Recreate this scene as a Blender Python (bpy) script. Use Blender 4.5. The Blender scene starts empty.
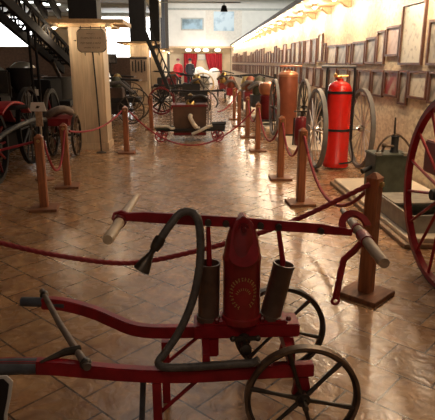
import bpy, bmesh, math, random
from mathutils import Vector, Matrix
random.seed(7)
PI = math.pi
C = bpy.context.scene.collection
SC = bpy.context.scene

# ------------------------------------------------------------------ camera
cam_d = bpy.data.cameras.new('camera')
cam = bpy.data.objects.new('camera', cam_d)
C.objects.link(cam)
cam.location = (0, 0, 1.6)
cam.rotation_euler = (math.radians(90 - 15.602), 0, math.radians(-2.861))
cam_d.sensor_fit = 'HORIZONTAL'
cam_d.sensor_width = 36
cam_d.lens = 36 * 530 / 435
cam_d.clip_start = 0.05
cam_d.clip_end = 200
SC.camera = cam

# ------------------------------------------------------------------ world, light, exposure
W = bpy.data.worlds.new('world')
SC.world = W
W.use_nodes = True
W.node_tree.nodes['Background'].inputs[0].default_value = (1.0, 0.80, 0.62, 1)
W.node_tree.nodes['Background'].inputs[1].default_value = 0.10
SC.view_settings.view_transform = 'Standard'
SC.view_settings.look = 'None'
SC.view_settings.exposure = 0.0
SC.view_settings.gamma = 1
SC.view_settings.use_curve_mapping = False
SPOT_W = 50.0        # halogen spots on the wall ledge
COL_W = 9.0         # spots under the column shelves
WIN_E = 6.0          # daylight in the far windows
FLUO_E = 5.0        # ceiling tubes
SPOT_C = (1.0, 0.80, 0.56)


def area(name, loc, rot, sx, sy, power, color):
    l = bpy.data.lights.new(name, 'AREA')
    l.shape = 'RECTANGLE'
    l.size, l.size_y = sx, sy
    l.energy = power
    l.color = color
    o = bpy.data.objects.new(name, l)
    o.location = loc
    o.rotation_euler = rot
    C.objects.link(o)
    return o


area('daylight_far_windows', (-5.5, 39.0, 4.2), (math.radians(-80), 0, 0), 7.0, 2.6, 300, (0.93, 0.96, 1.0))
area('gallery_tubes', (2.5, 34.0, 5.5), (math.radians(50), 0, 0), 9.0, 0.6, 430, (0.98, 0.98, 0.94))
area('stage_light', (1.0, 38.5, 2.5), (math.radians(35), 0, 0), 3.0, 0.3, 45, (1.0, 0.90, 0.76))
area('hall_tubes', (-0.5, 14.0, 5.7), (0, 0, 0), 2.5, 16.0, 115, (1.0, 0.90, 0.80))
area('foreground_fill', (0.2, -0.6, 4.6), (math.radians(12), 0, 0), 2.0, 1.2, 27, (1.0, 0.76, 0.55))  # unseen fill added behind the camera to light the pump's front

# ------------------------------------------------------------------ materials


def mat(name, col, rough=0.5, metal=0.0, var=0.0, vscale=8.0, bump=0.0, bscale=40.0, col2=None, stretch=None,
        spec=0.5, emit=None, estr=0.0, coat=0.0):
    m = bpy.data.materials.new(name)
    m.use_nodes = True
    nt = m.node_tree
    b = nt.nodes['Principled BSDF']
    b.inputs['Base Color'].default_value = (*col, 1)
    b.inputs['Roughness'].default_value = rough
    b.inputs['Metallic'].default_value = metal
    b.inputs['Specular IOR Level'].default_value = spec
    b.inputs['Coat Weight'].default_value = coat
    b.inputs['Coat Roughness'].default_value = 0.15
    if emit:
        b.inputs['Emission Color'].default_value = (*emit, 1)
        b.inputs['Emission Strength'].default_value = estr
    if var or col2 or bump:
        tc = nt.nodes.new('ShaderNodeTexCoord')
        mp = nt.nodes.new('ShaderNodeMapping')
        nt.links.new(tc.outputs['Object'], mp.inputs[0])
        if stretch:
            mp.inputs['Scale'].default_value = stretch
    if var or col2:
        n = nt.nodes.new('ShaderNodeTexNoise')
        n.inputs['Scale'].default_value = vscale
        n.inputs['Detail'].default_value = 5
        nt.links.new(mp.outputs[0], n.inputs['Vector'])
        r = nt.nodes.new('ShaderNodeValToRGB')
        c2 = col2 or tuple(max(0, c * (1 - var)) for c in col)
        c1 = col if col2 else tuple(min(1, c * (1 + var)) for c in col)
        r.color_ramp.elements[0].position = 0.35
        r.color_ramp.elements[1].position = 0.65
        r.color_ramp.elements[0].color = (*c2, 1)
        r.color_ramp.elements[1].color = (*c1, 1)
        nt.links.new(n.outputs['Fac'], r.inputs[0])
        nt.links.new(r.outputs[0], b.inputs['Base Color'])
    if bump:
        n2 = nt.nodes.new('ShaderNodeTexNoise')
        n2.inputs['Scale'].default_value = bscale
        nt.links.new(mp.outputs[0], n2.inputs['Vector'])
        bp = nt.nodes.new('ShaderNodeBump')
        bp.inputs['Strength'].default_value = bump
        bp.inputs['Distance'].default_value = 0.01
        nt.links.new(n2.outputs['Fac'], bp.inputs['Height'])
        nt.links.new(bp.outputs[0], b.inputs['Normal'])
    return m


def floor_material():
    m = bpy.data.materials.new('stone_tile')
    m.use_nodes = True
    nt = m.node_tree
    N, L = nt.nodes, nt.links
    b = N['Principled BSDF']
    tc = N.new('ShaderNodeTexCoord')
    mp = N.new('ShaderNodeMapping')
    mp.inputs['Rotation'].default_value = (0, 0, math.radians(45))
    L.new(tc.outputs['Object'], mp.inputs[0])
    br = N.new('ShaderNodeTexBrick')
    br.offset = 0.5
    br.inputs['Scale'].default_value = 1.0
    br.inputs['Brick Width'].default_value = 0.31
    br.inputs['Row Height'].default_value = 0.31
    br.inputs['Mortar Size'].default_value = 0.0055
    br.inputs['Mortar Smooth'].default_value = 0.1
    br.inputs['Color1'].default_value = (0.0, 0.0, 0.0, 1)
    br.inputs['Color2'].default_value = (1.0, 1.0, 1.0, 1)
    br.inputs['Mortar'].default_value = (0.5, 0.5, 0.5, 1)
    L.new(mp.outputs[0], br.inputs['Vector'])
    # veining of the stone, shifted tile by tile
    sh = N.new('ShaderNodeVectorMath')
    sh.operation = 'MULTIPLY_ADD'
    sh.inputs[1].default_value = (7, 5, 3)
    L.new(br.outputs['Color'], sh.inputs[0])
    L.new(mp.outputs[0], sh.inputs[2])
    n1 = N.new('ShaderNodeTexNoise')
    n1.inputs['Scale'].default_value = 6
    n1.inputs['Detail'].default_value = 6
    n1.inputs['Distortion'].default_value = 1.6
    L.new(sh.outputs[0], n1.inputs['Vector'])
    r = N.new('ShaderNodeValToRGB')
    r.color_ramp.elements[0].position = 0.34
    r.color_ramp.elements[0].color = (0.29, 0.145, 0.070, 1)
    r.color_ramp.elements[1].position = 0.68
    r.color_ramp.elements[1].color = (0.52, 0.315, 0.165, 1)
    e = r.color_ramp.elements.new(0.5)
    e.color = (0.40, 0.225, 0.112, 1)
    L.new(n1.outputs['Fac'], r.inputs[0])
    mx = N.new('ShaderNodeMixRGB')
    mx.blend_type = 'MULTIPLY'
    mx.inputs[0].default_value = 0.22
    L.new(r.outputs[0], mx.inputs[1])
    L.new(br.outputs['Color'], mx.inputs[2])
    mg = N.new('ShaderNodeMixRGB')
    mg.inputs[2].default_value = (0.085, 0.05, 0.03, 1)
    L.new(br.outputs['Fac'], mg.inputs[0])
    L.new(mx.outputs[0], mg.inputs[1])
    L.new(mg.outputs[0], b.inputs['Base Color'])
    n2 = N.new('ShaderNodeTexNoise')
    n2.inputs['Scale'].default_value = 9
    n2.inputs['Detail'].default_value = 2
    n2.inputs['Distortion'].default_value = 1.0
    L.new(sh.outputs[0], n2.inputs['Vector'])
    rr = N.new('ShaderNodeMapRange')
    rr.inputs['To Min'].default_value = 0.15
    rr.inputs['To Max'].default_value = 0.38
    L.new(n2.outputs['Fac'], rr.inputs['Value'])
    L.new(rr.outputs[0], b.inputs['Roughness'])
    ad = N.new('ShaderNodeMath')
    ad.operation = 'MULTIPLY_ADD'
    ad.inputs[1].default_value = -1.0
    L.new(br.outputs['Fac'], ad.inputs[0])
    nm = N.new('ShaderNodeMath')
    nm.operation = 'MULTIPLY'
    nm.inputs[1].default_value = 0.9
    L.new(n2.outputs['Fac'], nm.inputs[0])
    L.new(nm.outputs[0], ad.inputs[2])
    bp = N.new('ShaderNodeBump')
    bp.inputs['Strength'].default_value = 0.5
    bp.inputs['Distance'].default_value = 0.009
    L.new(ad.outputs[0], bp.inputs['Height'])
    L.new(bp.outputs[0], b.inputs['Normal'])
    b.inputs['Specular IOR Level'].default_value = 0.75
    return m


def osb_material():
    m = bpy.data.materials.new('strand_board')
    m.use_nodes = True
    nt = m.node_tree
    N, L = nt.nodes, nt.links
    b = N['Principled BSDF']
    tc = N.new('ShaderNodeTexCoord')
    mp = N.new('ShaderNodeMapping')
    mp.inputs['Scale'].default_value = (1, 1, 1.6)
    L.new(tc.outputs['Object'], mp.inputs[0])
    v = N.new('ShaderNodeTexVoronoi')
    v.inputs['Scale'].default_value = 13
    L.new(mp.outputs[0], v.inputs['Vector'])
    n = N.new('ShaderNodeTexNoise')
    n.inputs['Scale'].default_value = 14
    n.inputs['Detail'].default_value = 4
    L.new(mp.outputs[0], n.inputs['Vector'])
    sp = N.new('ShaderNodeSeparateColor')
    L.new(v.outputs['Color'], sp.inputs[0])
    ad = N.new('ShaderNodeMath')
    ad.operation = 'MULTIPLY_ADD'
    ad.inputs[1].default_value = 0.5
    L.new(sp.outputs[0], ad.inputs[0])
    L.new(n.outputs['Fac'], ad.inputs[2])
    r = N.new('ShaderNodeValToRGB')
    r.color_ramp.elements[0].position = 0.45
    r.color_ramp.elements[0].color = (0.52, 0.40, 0.27, 1)
    r.color_ramp.elements[1].position = 0.95
    r.color_ramp.elements[1].color = (0.74, 0.62, 0.44, 1)
    L.new(ad.outputs[0], r.inputs[0])
    L.new(r.outputs[0], b.inputs['Base Color'])
    b.inputs['Roughness'].default_value = 0.6
    return m


def rope_material(name, col):
    m = bpy.data.materials.new(name)
    m.use_nodes = True
    b = m.node_tree.nodes['Principled BSDF']
    b.inputs['Base Color'].default_value = (*col, 1)
    b.inputs['Roughness'].default_value = 0.75
    return m


M = dict(
    floor=floor_material(), osb=osb_material(),
    wall_white=mat('white_plaster', (0.78, 0.76, 0.70), 0.8, var=0.05, vscale=2),
    wall_beige=mat('beige_plaster', (0.60, 0.47, 0.31), 0.8, var=0.1, vscale=2),
    wall_dark=mat('dark_panelling', (0.10, 0.06, 0.045), 0.7, var=0.2),
    ceiling=mat('grey_ceiling', (0.30, 0.31, 0.29), 0.8, var=0.1),
    beam=mat('grey_beam', (0.42, 0.43, 0.40), 0.7, var=0.1),
    ledge=mat('pale_wood', (0.56, 0.38, 0.21), 0.55, var=0.15, vscale=6, stretch=(4, 0.6, 4)),
    ledge_edge=mat('dark_edging', (0.09, 0.06, 0.045), 0.5, var=0.1),
    pine=mat('pine_board', (0.60, 0.46, 0.31), 0.5, var=0.12, vscale=5, stretch=(6, 6, 0.5)),
    black_col=mat('black_cladding', (0.012, 0.010, 0.010), 0.6, var=0.2),
    post=mat('red_brown_wood', (0.30, 0.105, 0.045), 0.38, var=0.3, vscale=7, stretch=(5, 5, 0.5), coat=0.2),
    base=mat('foot_wood', (0.24, 0.105, 0.055), 0.6, var=0.3, vscale=7, stretch=(1, 6, 1), spec=0.25),
    rope=rope_material('crimson_rope', (0.27, 0.018, 0.028)),
    brass=mat('brass', (0.62, 0.42, 0.16), 0.3, 1.0, var=0.1),
    red=mat('red_paint', (0.29, 0.010, 0.018), 0.42, var=0.22, vscale=14, bump=0.1, spec=0.35, coat=0.08),
    red_chamber=mat('chamber_red_paint', (0.27, 0.014, 0.018), 0.30, var=0.25, vscale=10, bump=0.08, coat=0.4),
    red_bright=mat('bright_red_enamel', (0.66, 0.014, 0.008), 0.25, var=0.05, coat=0.5),
    red_dark=mat('dark_red_paint', (0.17, 0.010, 0.014), 0.35, var=0.2),
    iron=mat('worn_iron', (0.075, 0.062, 0.052), 0.38, 0.6, var=0.35, vscale=18, bump=0.15),
    iron_brown=mat('rusty_iron', (0.17, 0.12, 0.085), 0.42, 0.5, var=0.35, vscale=16, bump=0.15),
    cyl=mat('brown_cylinder_metal', (0.13, 0.082, 0.062), 0.42, 0.2, var=0.25, vscale=12, bump=0.06),
    steel=mat('steel', (0.50, 0.50, 0.50), 0.25, 1.0, var=0.1),
    grey_paint=mat('blue_grey_paint', (0.065, 0.075, 0.095), 0.45, var=0.3, vscale=20),
    bar_wood=mat('worn_handle_wood', (0.36, 0.25, 0.17), 0.5, var=0.25, vscale=9, stretch=(4, 1, 4)),
    pale_wood=mat('bare_handle_wood', (0.62, 0.48, 0.33), 0.5, var=0.15, vscale=9, stretch=(4, 1, 4)),
    old_wood=mat('grey_old_wood', (0.16, 0.12, 0.10), 0.6, var=0.3, vscale=14),
    hose=mat('grey_rubber_hose', (0.10, 0.09, 0.085), 0.48, var=0.3, vscale=30, bump=0.3, bscale=120),
    gold=mat('gold_lettering', (0.52, 0.33, 0.13), 0.4, 0.3, var=0.2),
    green=mat('dark_green_paint', (0.050, 0.060, 0.042), 0.5, var=0.3, vscale=10),
    grey_box=mat('dull_grey_metal', (0.30, 0.28, 0.24), 0.5, 0.3, var=0.2, vscale=10),
    plinth=mat('pale_plinth', (0.80, 0.69, 0.54), 0.6, var=0.06),
    plinth_edge=mat('brown_plinth_edge', (0.32, 0.21, 0.13), 0.6, var=0.15),
    frame=mat('brown_frame', (0.11, 0.045, 0.028), 0.4, var=0.2, vscale=20),
    black=mat('black_paint', (0.012, 0.011, 0.012), 0.6, var=0.2),
    black_matte=mat('matt_black_ladder_paint', (0.012, 0.011, 0.012), 0.8, spec=0.12),
    black_soft=mat('black_leather', (0.022, 0.018, 0.017), 0.55, var=0.3),
    tyre=mat('grey_tyre', (0.15, 0.145, 0.14), 0.55, var=0.15),
    spoke_white=mat('pale_spokes', (0.7, 0.66, 0.62), 0.35, 0.5, var=0.1),
    copper=mat('copper_brown', (0.30, 0.085, 0.042), 0.42, 0.2, var=0.15, vscale=5),
    copper_top=mat('copper_band', (0.50, 0.21, 0.11), 0.35, 0.5, var=0.1),
    curtain=mat('crimson_curtain', (0.33, 0.010, 0.018), 0.8, var=0.1),
    white_cloth=mat('white_cloth', (0.75, 0.70, 0.62), 0.8, var=0.06),
    canvas=mat('canvas_hose', (0.58, 0.53, 0.45), 0.75, var=0.2, vscale=14),
    chest=mat('brown_chest_wood', (0.075, 0.040, 0.026), 0.42, var=0.25, vscale=5),
    skin=mat('mannequin_skin', (0.55, 0.36, 0.26), 0.6, var=0.05),
    coat_red=mat('red_uniform', (0.50, 0.018, 0.025), 0.75, var=0.15),
    coat_dark=mat('dark_uniform', (0.02, 0.018, 0.022), 0.75, var=0.2),
    placard=mat('white_card', (0.72, 0.69, 0.66), 0.6, var=0.04),
    sign_board=mat('tan_sign_board', (0.62, 0.49, 0.34), 0.5, var=0.1, vscale=5),
    sign_text=mat('brown_sign_writing', (0.16, 0.10, 0.07), 0.5, var=0.05),
    silver=mat('dull_silver', (0.55, 0.54, 0.50), 0.28, 0.9, var=0.1),
    olive=mat('olive_metal', (0.09, 0.09, 0.06), 0.5, 0.4, var=0.2),
    bulb=mat('lit_halogen_bulb', (1, 0.9, 0.7), 0.4, emit=(1.0, 0.84, 0.58), estr=22),
    tube=mat('lit_fluorescent_tube', (1, 1, 1), 0.4, emit=(0.95, 1.0, 0.95), estr=FLUO_E),
    window=mat('daylit_pane', (0.9, 0.9, 0.9), 0.4, emit=(0.97, 0.98, 1.0), estr=WIN_E),
    white_shade=mat('white_glass_shade', (0.85, 0.85, 0.82), 0.3, emit=(1.0, 0.97, 0.9), estr=0.6),
    globe=mat('lit_white_globe', (1, 0.95, 0.85), 0.4, emit=(1.0, 0.92, 0.78), estr=2.2),
    housing=mat('white_lamp_housing', (0.70, 0.62, 0.50), 0.4, var=0.05),
)


def picture_mat(name, c1, c2, scale=9, kind='noise', thr=0.5):
    m = bpy.data.materials.new(name)
    m.use_nodes = True
    nt = m.node_tree
    N, L = nt.nodes, nt.links
    b = N['Principled BSDF']
    tc = N.new('ShaderNodeTexCoord')
    n = N.new('ShaderNodeTexNoise')
    n.inputs['Scale'].default_value = scale
    n.inputs['Detail'].default_value = 4
    L.new(tc.outputs['Object'], n.inputs['Vector'])
    r = N.new('ShaderNodeValToRGB')
    r.color_ramp.elements[0].position = thr - 0.10
    r.color_ramp.elements[1].position = thr + 0.06
    r.color_ramp.elements[0].color = (*c2, 1)
    r.color_ramp.elements[1].color = (*c1, 1)
    L.new(n.outputs['Fac'], r.inputs[0])
    L.new(r.outputs[0], b.inputs['Base Color'])
    b.inputs['Roughness'].default_value = 0.35
    return m


PIC = dict(
    grey=picture_mat('grey_print', (0.42, 0.38, 0.32), (0.20, 0.18, 0.15), 7),
    beige=picture_mat('beige_print', (0.58, 0.50, 0.38), (0.30, 0.25, 0.19), 8, thr=0.42),
    pale=picture_mat('pale_print', (0.66, 0.62, 0.50), (0.34, 0.30, 0.24), 12, thr=0.40),
    pink=picture_mat('pinkish_print', (0.58, 0.44, 0.38), (0.40, 0.28, 0.23), 10, thr=0.42),
    red=picture_mat('red_engine_print', (0.42, 0.30, 0.22), (0.30, 0.035, 0.03), 5, thr=0.55),
    dark=picture_mat('dark_print', (0.24, 0.21, 0.19), (0.09, 0.08, 0.075), 7),
    blue=picture_mat('blue_photo', (0.30, 0.46, 0.58), (0.08, 0.14, 0.17), 1.2, thr=0.5),
    sky=picture_mat('pale_blue_photo', (0.55, 0.68, 0.76), (0.30, 0.44, 0.55), 2.2, thr=0.45),
)

# ------------------------------------------------------------------ mesh helpers
ABS = {}


class MB:
    def __init__(s):
        s.bm = bmesh.new()

    def _add(s, verts, faces):
        vs = [s.bm.verts.new(v) for v in verts]
        for f in faces:
            try:
                s.bm.faces.new([vs[i] for i in f])
            except ValueError:
                pass
        return s

    def box(s, c, d, rz=0.0, rot=None, taper=1.0):
        hx, hy, hz = d[0] / 2, d[1] / 2, d[2] / 2
        R = rot if rot is not None else Matrix.Rotation(rz, 3, 'Z')
        v = []
        for z, k in ((-hz, 1.0), (hz, taper)):
            for x, y in ((-hx, -hy), (hx, -hy), (hx, hy), (-hx, hy)):
                v.append(Vector(c) + R @ Vector((x * k, y * k, z)))
        return s._add(v, [(3, 2, 1, 0), (4, 5, 6, 7), (0, 1, 5, 4), (1, 2, 6, 5), (2, 3, 7, 6), (3, 0, 4, 7)])

    def bar(s, a, b, w, h, up=(0, 0, 1)):
        a, b = Vector(a), Vector(b)
        t = (b - a).normalized()
        u = Vector(up)
        x = t.cross(u)
        if x.length < 1e-4:
            x = t.cross(Vector((0, 1, 0)))
        x.normalize()
        z = x.cross(t).normalized()
        v = []
        for p in (a, b):
            for i, j in ((-1, -1), (1, -1), (1, 1), (-1, 1)):
                v.append(p + x * (w / 2 * i) + z * (h / 2 * j))
        return s._add(v, [(3, 2, 1, 0), (4, 5, 6, 7), (0, 1, 5, 4), (1, 2, 6, 5), (2, 3, 7, 6), (3, 0, 4, 7)])

    def tube(s, pts, r, seg=12, closed=False, flat=None, twist=0.0, lobes=0, lobe=0.0):
        """round (or flat=(w,h) rectangular) section swept along the points"""
        P = [Vector(p) for p in pts]
        n = len(P)
        rad = r if isinstance(r, (list, tuple)) else [r] * n
        T = []
        for i in range(n):
            a = P[(i - 1) % n] if (i > 0 or closed) else P[i]
            b = P[(i + 1) % n] if (i < n - 1 or closed) else P[i]
            T.append((b - a).normalized())
        nrm = Vector((0, 0, 1))
        if abs(T[0].z) > 0.9:
            nrm = Vector((0, 1, 0))
        rings = []
        ln = 0
        for i in range(n):
            nrm = (nrm - T[i] * nrm.dot(T[i]))
            if nrm.length < 1e-5:
                nrm = T[i].orthogonal()
            nrm.normalize()
            bi = T[i].cross(nrm)
            if i:
                ln += (P[i] - P[i - 1]).length
            ring = []
            if flat:
                w, h = flat
                for x, y in ((-w, -h), (w, -h), (w, h), (-w, h)):
                    ring.append(s.bm.verts.new(P[i] + bi * x / 2 + nrm * y / 2))
            else:
                for k in range(seg):
                    a = 2 * PI * k / seg
                    rr = rad[i]
                    if lobes:
                        rr *= 1 + lobe * abs(math.cos(lobes * (a + ln * twist) / 2))
                    ring.append(s.bm.verts.new(P[i] + (nrm * math.cos(a) + bi * math.sin(a)) * rr))
            rings.append(ring)
        m = len(rings[0])
        for i in range(n - 1 + (1 if closed else 0)):
            A, B = rings[i], rings[(i + 1) % n]
            for k in range(m):
                s.bm.faces.new((A[k], A[(k + 1) % m], B[(k + 1) % m], B[k]))
        if not closed:
            s.bm.faces.new(rings[0][::-1])
            s.bm.faces.new(rings[-1])
        return s

    def cyl(s, a, b, r0, r1=None, seg=16):
        return s.tube([a, b], [r0, r1 if r1 is not None else r0], seg)

    def lathe(s, prof, c=(0, 0, 0), axis='Z', seg=28, mtx=None):
        """prof: list of (radius, height)"""
        if mtx is None:
            mtx = {'Z': Matrix.Identity(3), 'X': Matrix.Rotation(PI / 2, 3, 'Y'), 'Y': Matrix.Rotation(-PI / 2, 3, 'X')}[axis]
        c = Vector(c)
        rings = []
        for r, h in prof:
            if r < 1e-5:
                rings.append([s.bm.verts.new(c + mtx @ Vector((0, 0, h)))])
            else:
                rings.append([s.bm.verts.new(c + mtx @ Vector((r * math.cos(2 * PI * k / seg), r * math.sin(2 * PI * k / seg), h))) for k in range(seg)])
        for A, B in zip(rings, rings[1:]):
            for k in range(seg):
                k2 = (k + 1) % seg
                if len(A) == 1 and len(B) == 1:
                    continue
                if len(A) == 1:
                    s.bm.faces.new((A[0], B[k2], B[k]))
                elif len(B) == 1:
                    s.bm.faces.new((A[k], A[k2], B[0]))
                else:
                    s.bm.faces.new((A[k], A[k2], B[k2], B[k]))
        if len(rings[0]) > 1 and rings[0] is not rings[-1]:
            s.bm.faces.new(rings[0][::-1])
        if len(rings[-1]) > 1:
            s.bm.faces.new(rings[-1])
        return s

    def ring(s, c, R, w, t, axis='X', seg=48):
        """flat wheel rim: outer radius R, width w along the axle, thickness t"""
        mtx = {'Z': Matrix.Identity(3), 'X': Matrix.Rotation(PI / 2, 3, 'Y'), 'Y': Matrix.Rotation(-PI / 2, 3, 'X')}[axis]
        c = Vector(c)
        prof = [(R, -w / 2), (R, w / 2), (R - t, w / 2), (R - t, -w / 2)]
        rings = [[s.bm.verts.new(c + mtx @ Vector((r * math.cos(2 * PI * k / seg), r * math.sin(2 * PI * k / seg), h))) for k in range(seg)] for r, h in prof]
        for i in range(4):
            A, B = rings[i], rings[(i + 1) % 4]
            for k in range(seg):
                s.bm.faces.new((A[k], A[(k + 1) % seg], B[(k + 1) % seg], B[k]))
        return s

    def prism(s, poly, y0, y1, axis='Y', o=(0, 0, 0)):
        """polygon extruded; axis Y: poly is (x,z); X: (y,z); Z: (x,y)"""
        def p(a, b, d):
            v = {'Y': (a, d, b), 'X': (d, a, b), 'Z': (a, b, d)}[axis]
            return (v[0] + o[0], v[1] + o[1], v[2] + o[2])
        n = len(poly)
        v = [p(a, b, y0) for a, b in poly] + [p(a, b, y1) for a, b in poly]
        f = [tuple(range(n))[::-1], tuple(range(n, 2 * n))] + [(i, (i + 1) % n, n + (i + 1) % n, n + i) for i in range(n)]
        return s._add(v, f)

    def ball(s, c, r, sx=1, sy=1, sz=1, seg=16):
        pr = [(0 if i in (0, 8) else r * math.sin(PI * i / 8), -r * math.cos(PI * i / 8)) for i in range(9)]
        mt = Matrix(((sx, 0, 0), (0, sy, 0), (0, 0, sz)))
        return s.lathe(pr, c, seg=seg, mtx=mt)

    def build(s, name, material, parent=None, loc=(0, 0, 0), bevel=0.0, angle=38):
        root = parent
        while root is not None and root.parent is not None:
            root = root.parent
        if root is not None and root.name in ABS:
            off = Vector(ABS[root.name])
            for v in s.bm.verts:
                v.co -= off
        bmesh.ops.recalc_face_normals(s.bm, faces=s.bm.faces[:])
        if bevel:
            es = [e for e in s.bm.edges if len(e.link_faces) == 2 and e.calc_face_angle(0) > 0.7]
            bmesh.ops.bevel(s.bm, geom=es, offset=bevel, segments=2, affect='EDGES', clamp_overlap=True)
        me = bpy.data.meshes.new(name)
        s.bm.to_mesh(me)
        s.bm.free()
        for p in me.polygons:
            p.use_smooth = True
        me.set_sharp_from_angle(angle=math.radians(angle))
        me.materials.append(material if not isinstance(material, str) else M[material])
        o = bpy.data.objects.new(name, me)
        C.objects.link(o)
        o.location = loc
        if parent is not None:
            o.parent = parent
        return o


def tag(o, label, cat, group=None, kind=None):
    o['label'] = label
    o['category'] = cat
    if group:
        o['group'] = group
    if kind:
        o['kind'] = kind
    return o


def thing(name, label, cat, loc=(0, 0, 0), rz=0.0, group=None, world=False):
    """world=True: the parts are drawn in world coordinates and shifted to the base point"""
    o = bpy.data.objects.new(name, None)
    C.objects.link(o)
    o.location = loc
    o.rotation_euler = (0, 0, rz)
    if world:
        ABS[o.name] = loc
    return tag(o, label, cat, group)


def struct(mb, name, material):
    o = mb.build(name, material)
    o['kind'] = 'structure'
    return o


def copy_tree(o, parent=None):
    c = o.copy()
    C.objects.link(c)
    c.parent = parent
    for ch in o.children:
        copy_tree(ch, c)
    return c


def smooth_path(pts, n=8):
    """Catmull-Rom through the points"""
    P = [Vector(p) for p in pts]
    P = [P[0] * 2 - P[1]] + P + [P[-1] * 2 - P[-2]]
    out = []
    for i in range(1, len(P) - 2):
        a, b, c, d = P[i - 1:i + 3]
        for k in range(n):
            t = k / n
            out.append(0.5 * ((2 * b) + (c - a) * t + (2 * a - 5 * b + 4 * c - d) * t * t + (3 * b - a - 3 * c + d) * t ** 3))
    out.append(P[-2])
    return out


def wheel(parent, c, R, axis='X', rim=0.04, width=0.05, spokes=12, mat_rim='red', mat_spoke='red', mat_hub='black',
          sr=0.014, hub_r=0.05, hub_w=0.14, tyre=None, phase=0.0, seg=48, name='wheel', dish=0.0):
    """rim is the part; spokes, hub and tyre are its sub-parts"""
    w = MB().ring(c, R, width, rim, axis, seg).build(name, mat_rim, parent)
    c = Vector(c)
    ax = Vector((1, 0, 0)) if axis == 'X' else Vector((0, 1, 0))
    for k in range(spokes):
        a = phase + 2 * PI * k / spokes
        d = Vector((0, math.cos(a), math.sin(a))) if axis == 'X' else Vector((math.cos(a), 0, math.sin(a)))
        MB().cyl(c + ax * dish + d * hub_r * 0.7, c + d * (R - rim * 0.6), sr, sr * 0.85, 8).build('spoke', mat_spoke, w)
    h = hub_w / 2
    MB().lathe([(0, -h), (hub_r * .5, -h), (hub_r * .6, -h * .6), (hub_r, -h * .35), (hub_r, h * .35), (hub_r * .6, h * .6), (hub_r * .5, h), (0, h)], c, axis, 16).build('hub', mat_hub, w)
    if tyre:
        MB().ring(c, R + 0.012, width * 0.9, 0.014, axis, seg).build('tyre', tyre, w)
    return w


# ================================================================== THE HALL
XW, YB, ZC = 3.0, 40.0, 5.9
XL = -13.0
struct(MB().box(((XW + XL) / 2 + .2, 18.5, -0.05), (XW - XL + 1.0, 46.0, 0.1)), 'floor', 'floor')
struct(MB().box((XW + 0.1, 18.0, 1.4), (0.2, 45.0, 2.8)), 'wall_right', 'osb')
struct(MB().box((9.1, 18.0, 2.95), (0.2, 45.0, 5.9)), 'wall_right_upper', 'wall_white')
struct(MB().box((6.1, 18.0, 2.86), (6.0, 45.0, 0.12)), 'ceiling_side_aisle', 'ceiling')
struct(MB().box((XL - 0.1, 18.0, 2.95), (0.2, 45.0, 5.9)), 'wall_left', 'wall_beige')
struct(MB().box((-2.0, 18.0, ZC + 0.1), (23.0, 45.0, 0.2)), 'ceiling', 'ceiling')
struct(MB().box((-7.6, 18.0, 4.5), (10.8, 45.0, 0.16)), 'ceiling_left_aisle', 'ceiling')
# far wall: a white parapet above a beige recess
struct(MB().box((3.75, YB + 0.1, 4.27), (10.5, 0.2, 3.2)), 'wall_back_upper', 'wall_white')
struct(MB().box((0.75, YB + 0.85, 1.35), (4.5, 0.2, 2.7)), 'wall_back_recess', 'wall_beige')
struct(MB().box((0.75, YB + 0.05, 2.62), (4.5, 0.3, 0.14)), 'trim_1', 'ledge')
struct(MB().box((3.75, YB + 0.03, 5.2), (10.5, 0.35, 0.12)), 'trim_2', 'beam')
# left part of the far wall with its high windows
struct(MB().box((-7.4, 34.1, 0.92), (11.4, 0.2, 1.84)).box((-9.2, 34.1, 2.15), (7.8, 0.2, 0.62)), 'wall_back_left', 'wall_dark')
struct(MB().box((-7.4, 34.1, 4.95), (11.4, 0.2, 1.5)).box((-7.35, 34.1, 3.2), (4.1, 0.2, 2.2)), 'wall_back_lintel', 'wall_beige')
for i, (xa, xb, za, zb) in enumerate(((-12.9, -9.4, 2.46, 4.3), (-5.3, -3.0, 1.84, 4.3), (-2.9, -1.8, 1.84, 4.3))):
    f = MB()
    for xx in (xa, xb):
        f.box((xx, 34.0, (za + zb) / 2), (0.08, 0.12, zb - za))
    for zz in (za + .03, zb - .03):
        f.box(((xa + xb) / 2, 34.0, zz), (xb - xa, 0.12, 0.06))
    wo = struct(f, 'window_%d' % (i + 1), 'wall_white')
    p = MB().box(((xa + xb) / 2, 34.06, (za + zb) / 2), (xb - xa, 0.02, zb - za)).build('window_pane', 'window', wo)
# ceiling beams across the hall
for i, y in enumerate((12.0, 17.0, 22.0, 27.0, 32.0, 37.0)):
    struct(MB().box((3.4, y, ZC - 0.17), (11.2, 0.35, 0.34)), 'beam', 'beam')
    struct(MB().box((-7.6, y + 2, 4.34), (10.8, 0.3, 0.18)), 'beam', 'beam')
# ledge along the right wall (narrowing towards the far end)
led = MB().prism([(1.93, 1.0), (3.0, 1.0), (3.0, 40.0), (2.93, 40.0)], 2.72, 2.80, 'Z')
struct(led, 'trim_3', 'ledge')
struct(MB().bar((1.92, 1.0, 2.77), (2.92, 40.0, 2.77), 0.03, 0.10), 'trim_4', 'ledge_edge')

# gusset brackets and spots under the ledge


def ledge_x(y):
    return 1.93 + (y - 1.0) / 39.0


br = MB().prism([(0, 0), (-0.20, 0), (-0.20, -0.03), (-0.05, -0.13), (0, -0.13)], -0.08, 0.08, 'Y').build('shelf_bracket', 'ledge')
SPOTS = [3.9 + 1.45 * k for k in range(24)]
for k, y in enumerate(SPOTS):
    b = br if k == 0 else br.copy()
    if k:
        C.objects.link(b)
    b.location = (2.995, y + 0.72, 2.715)
    b['kind'] = 'structure'


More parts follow.
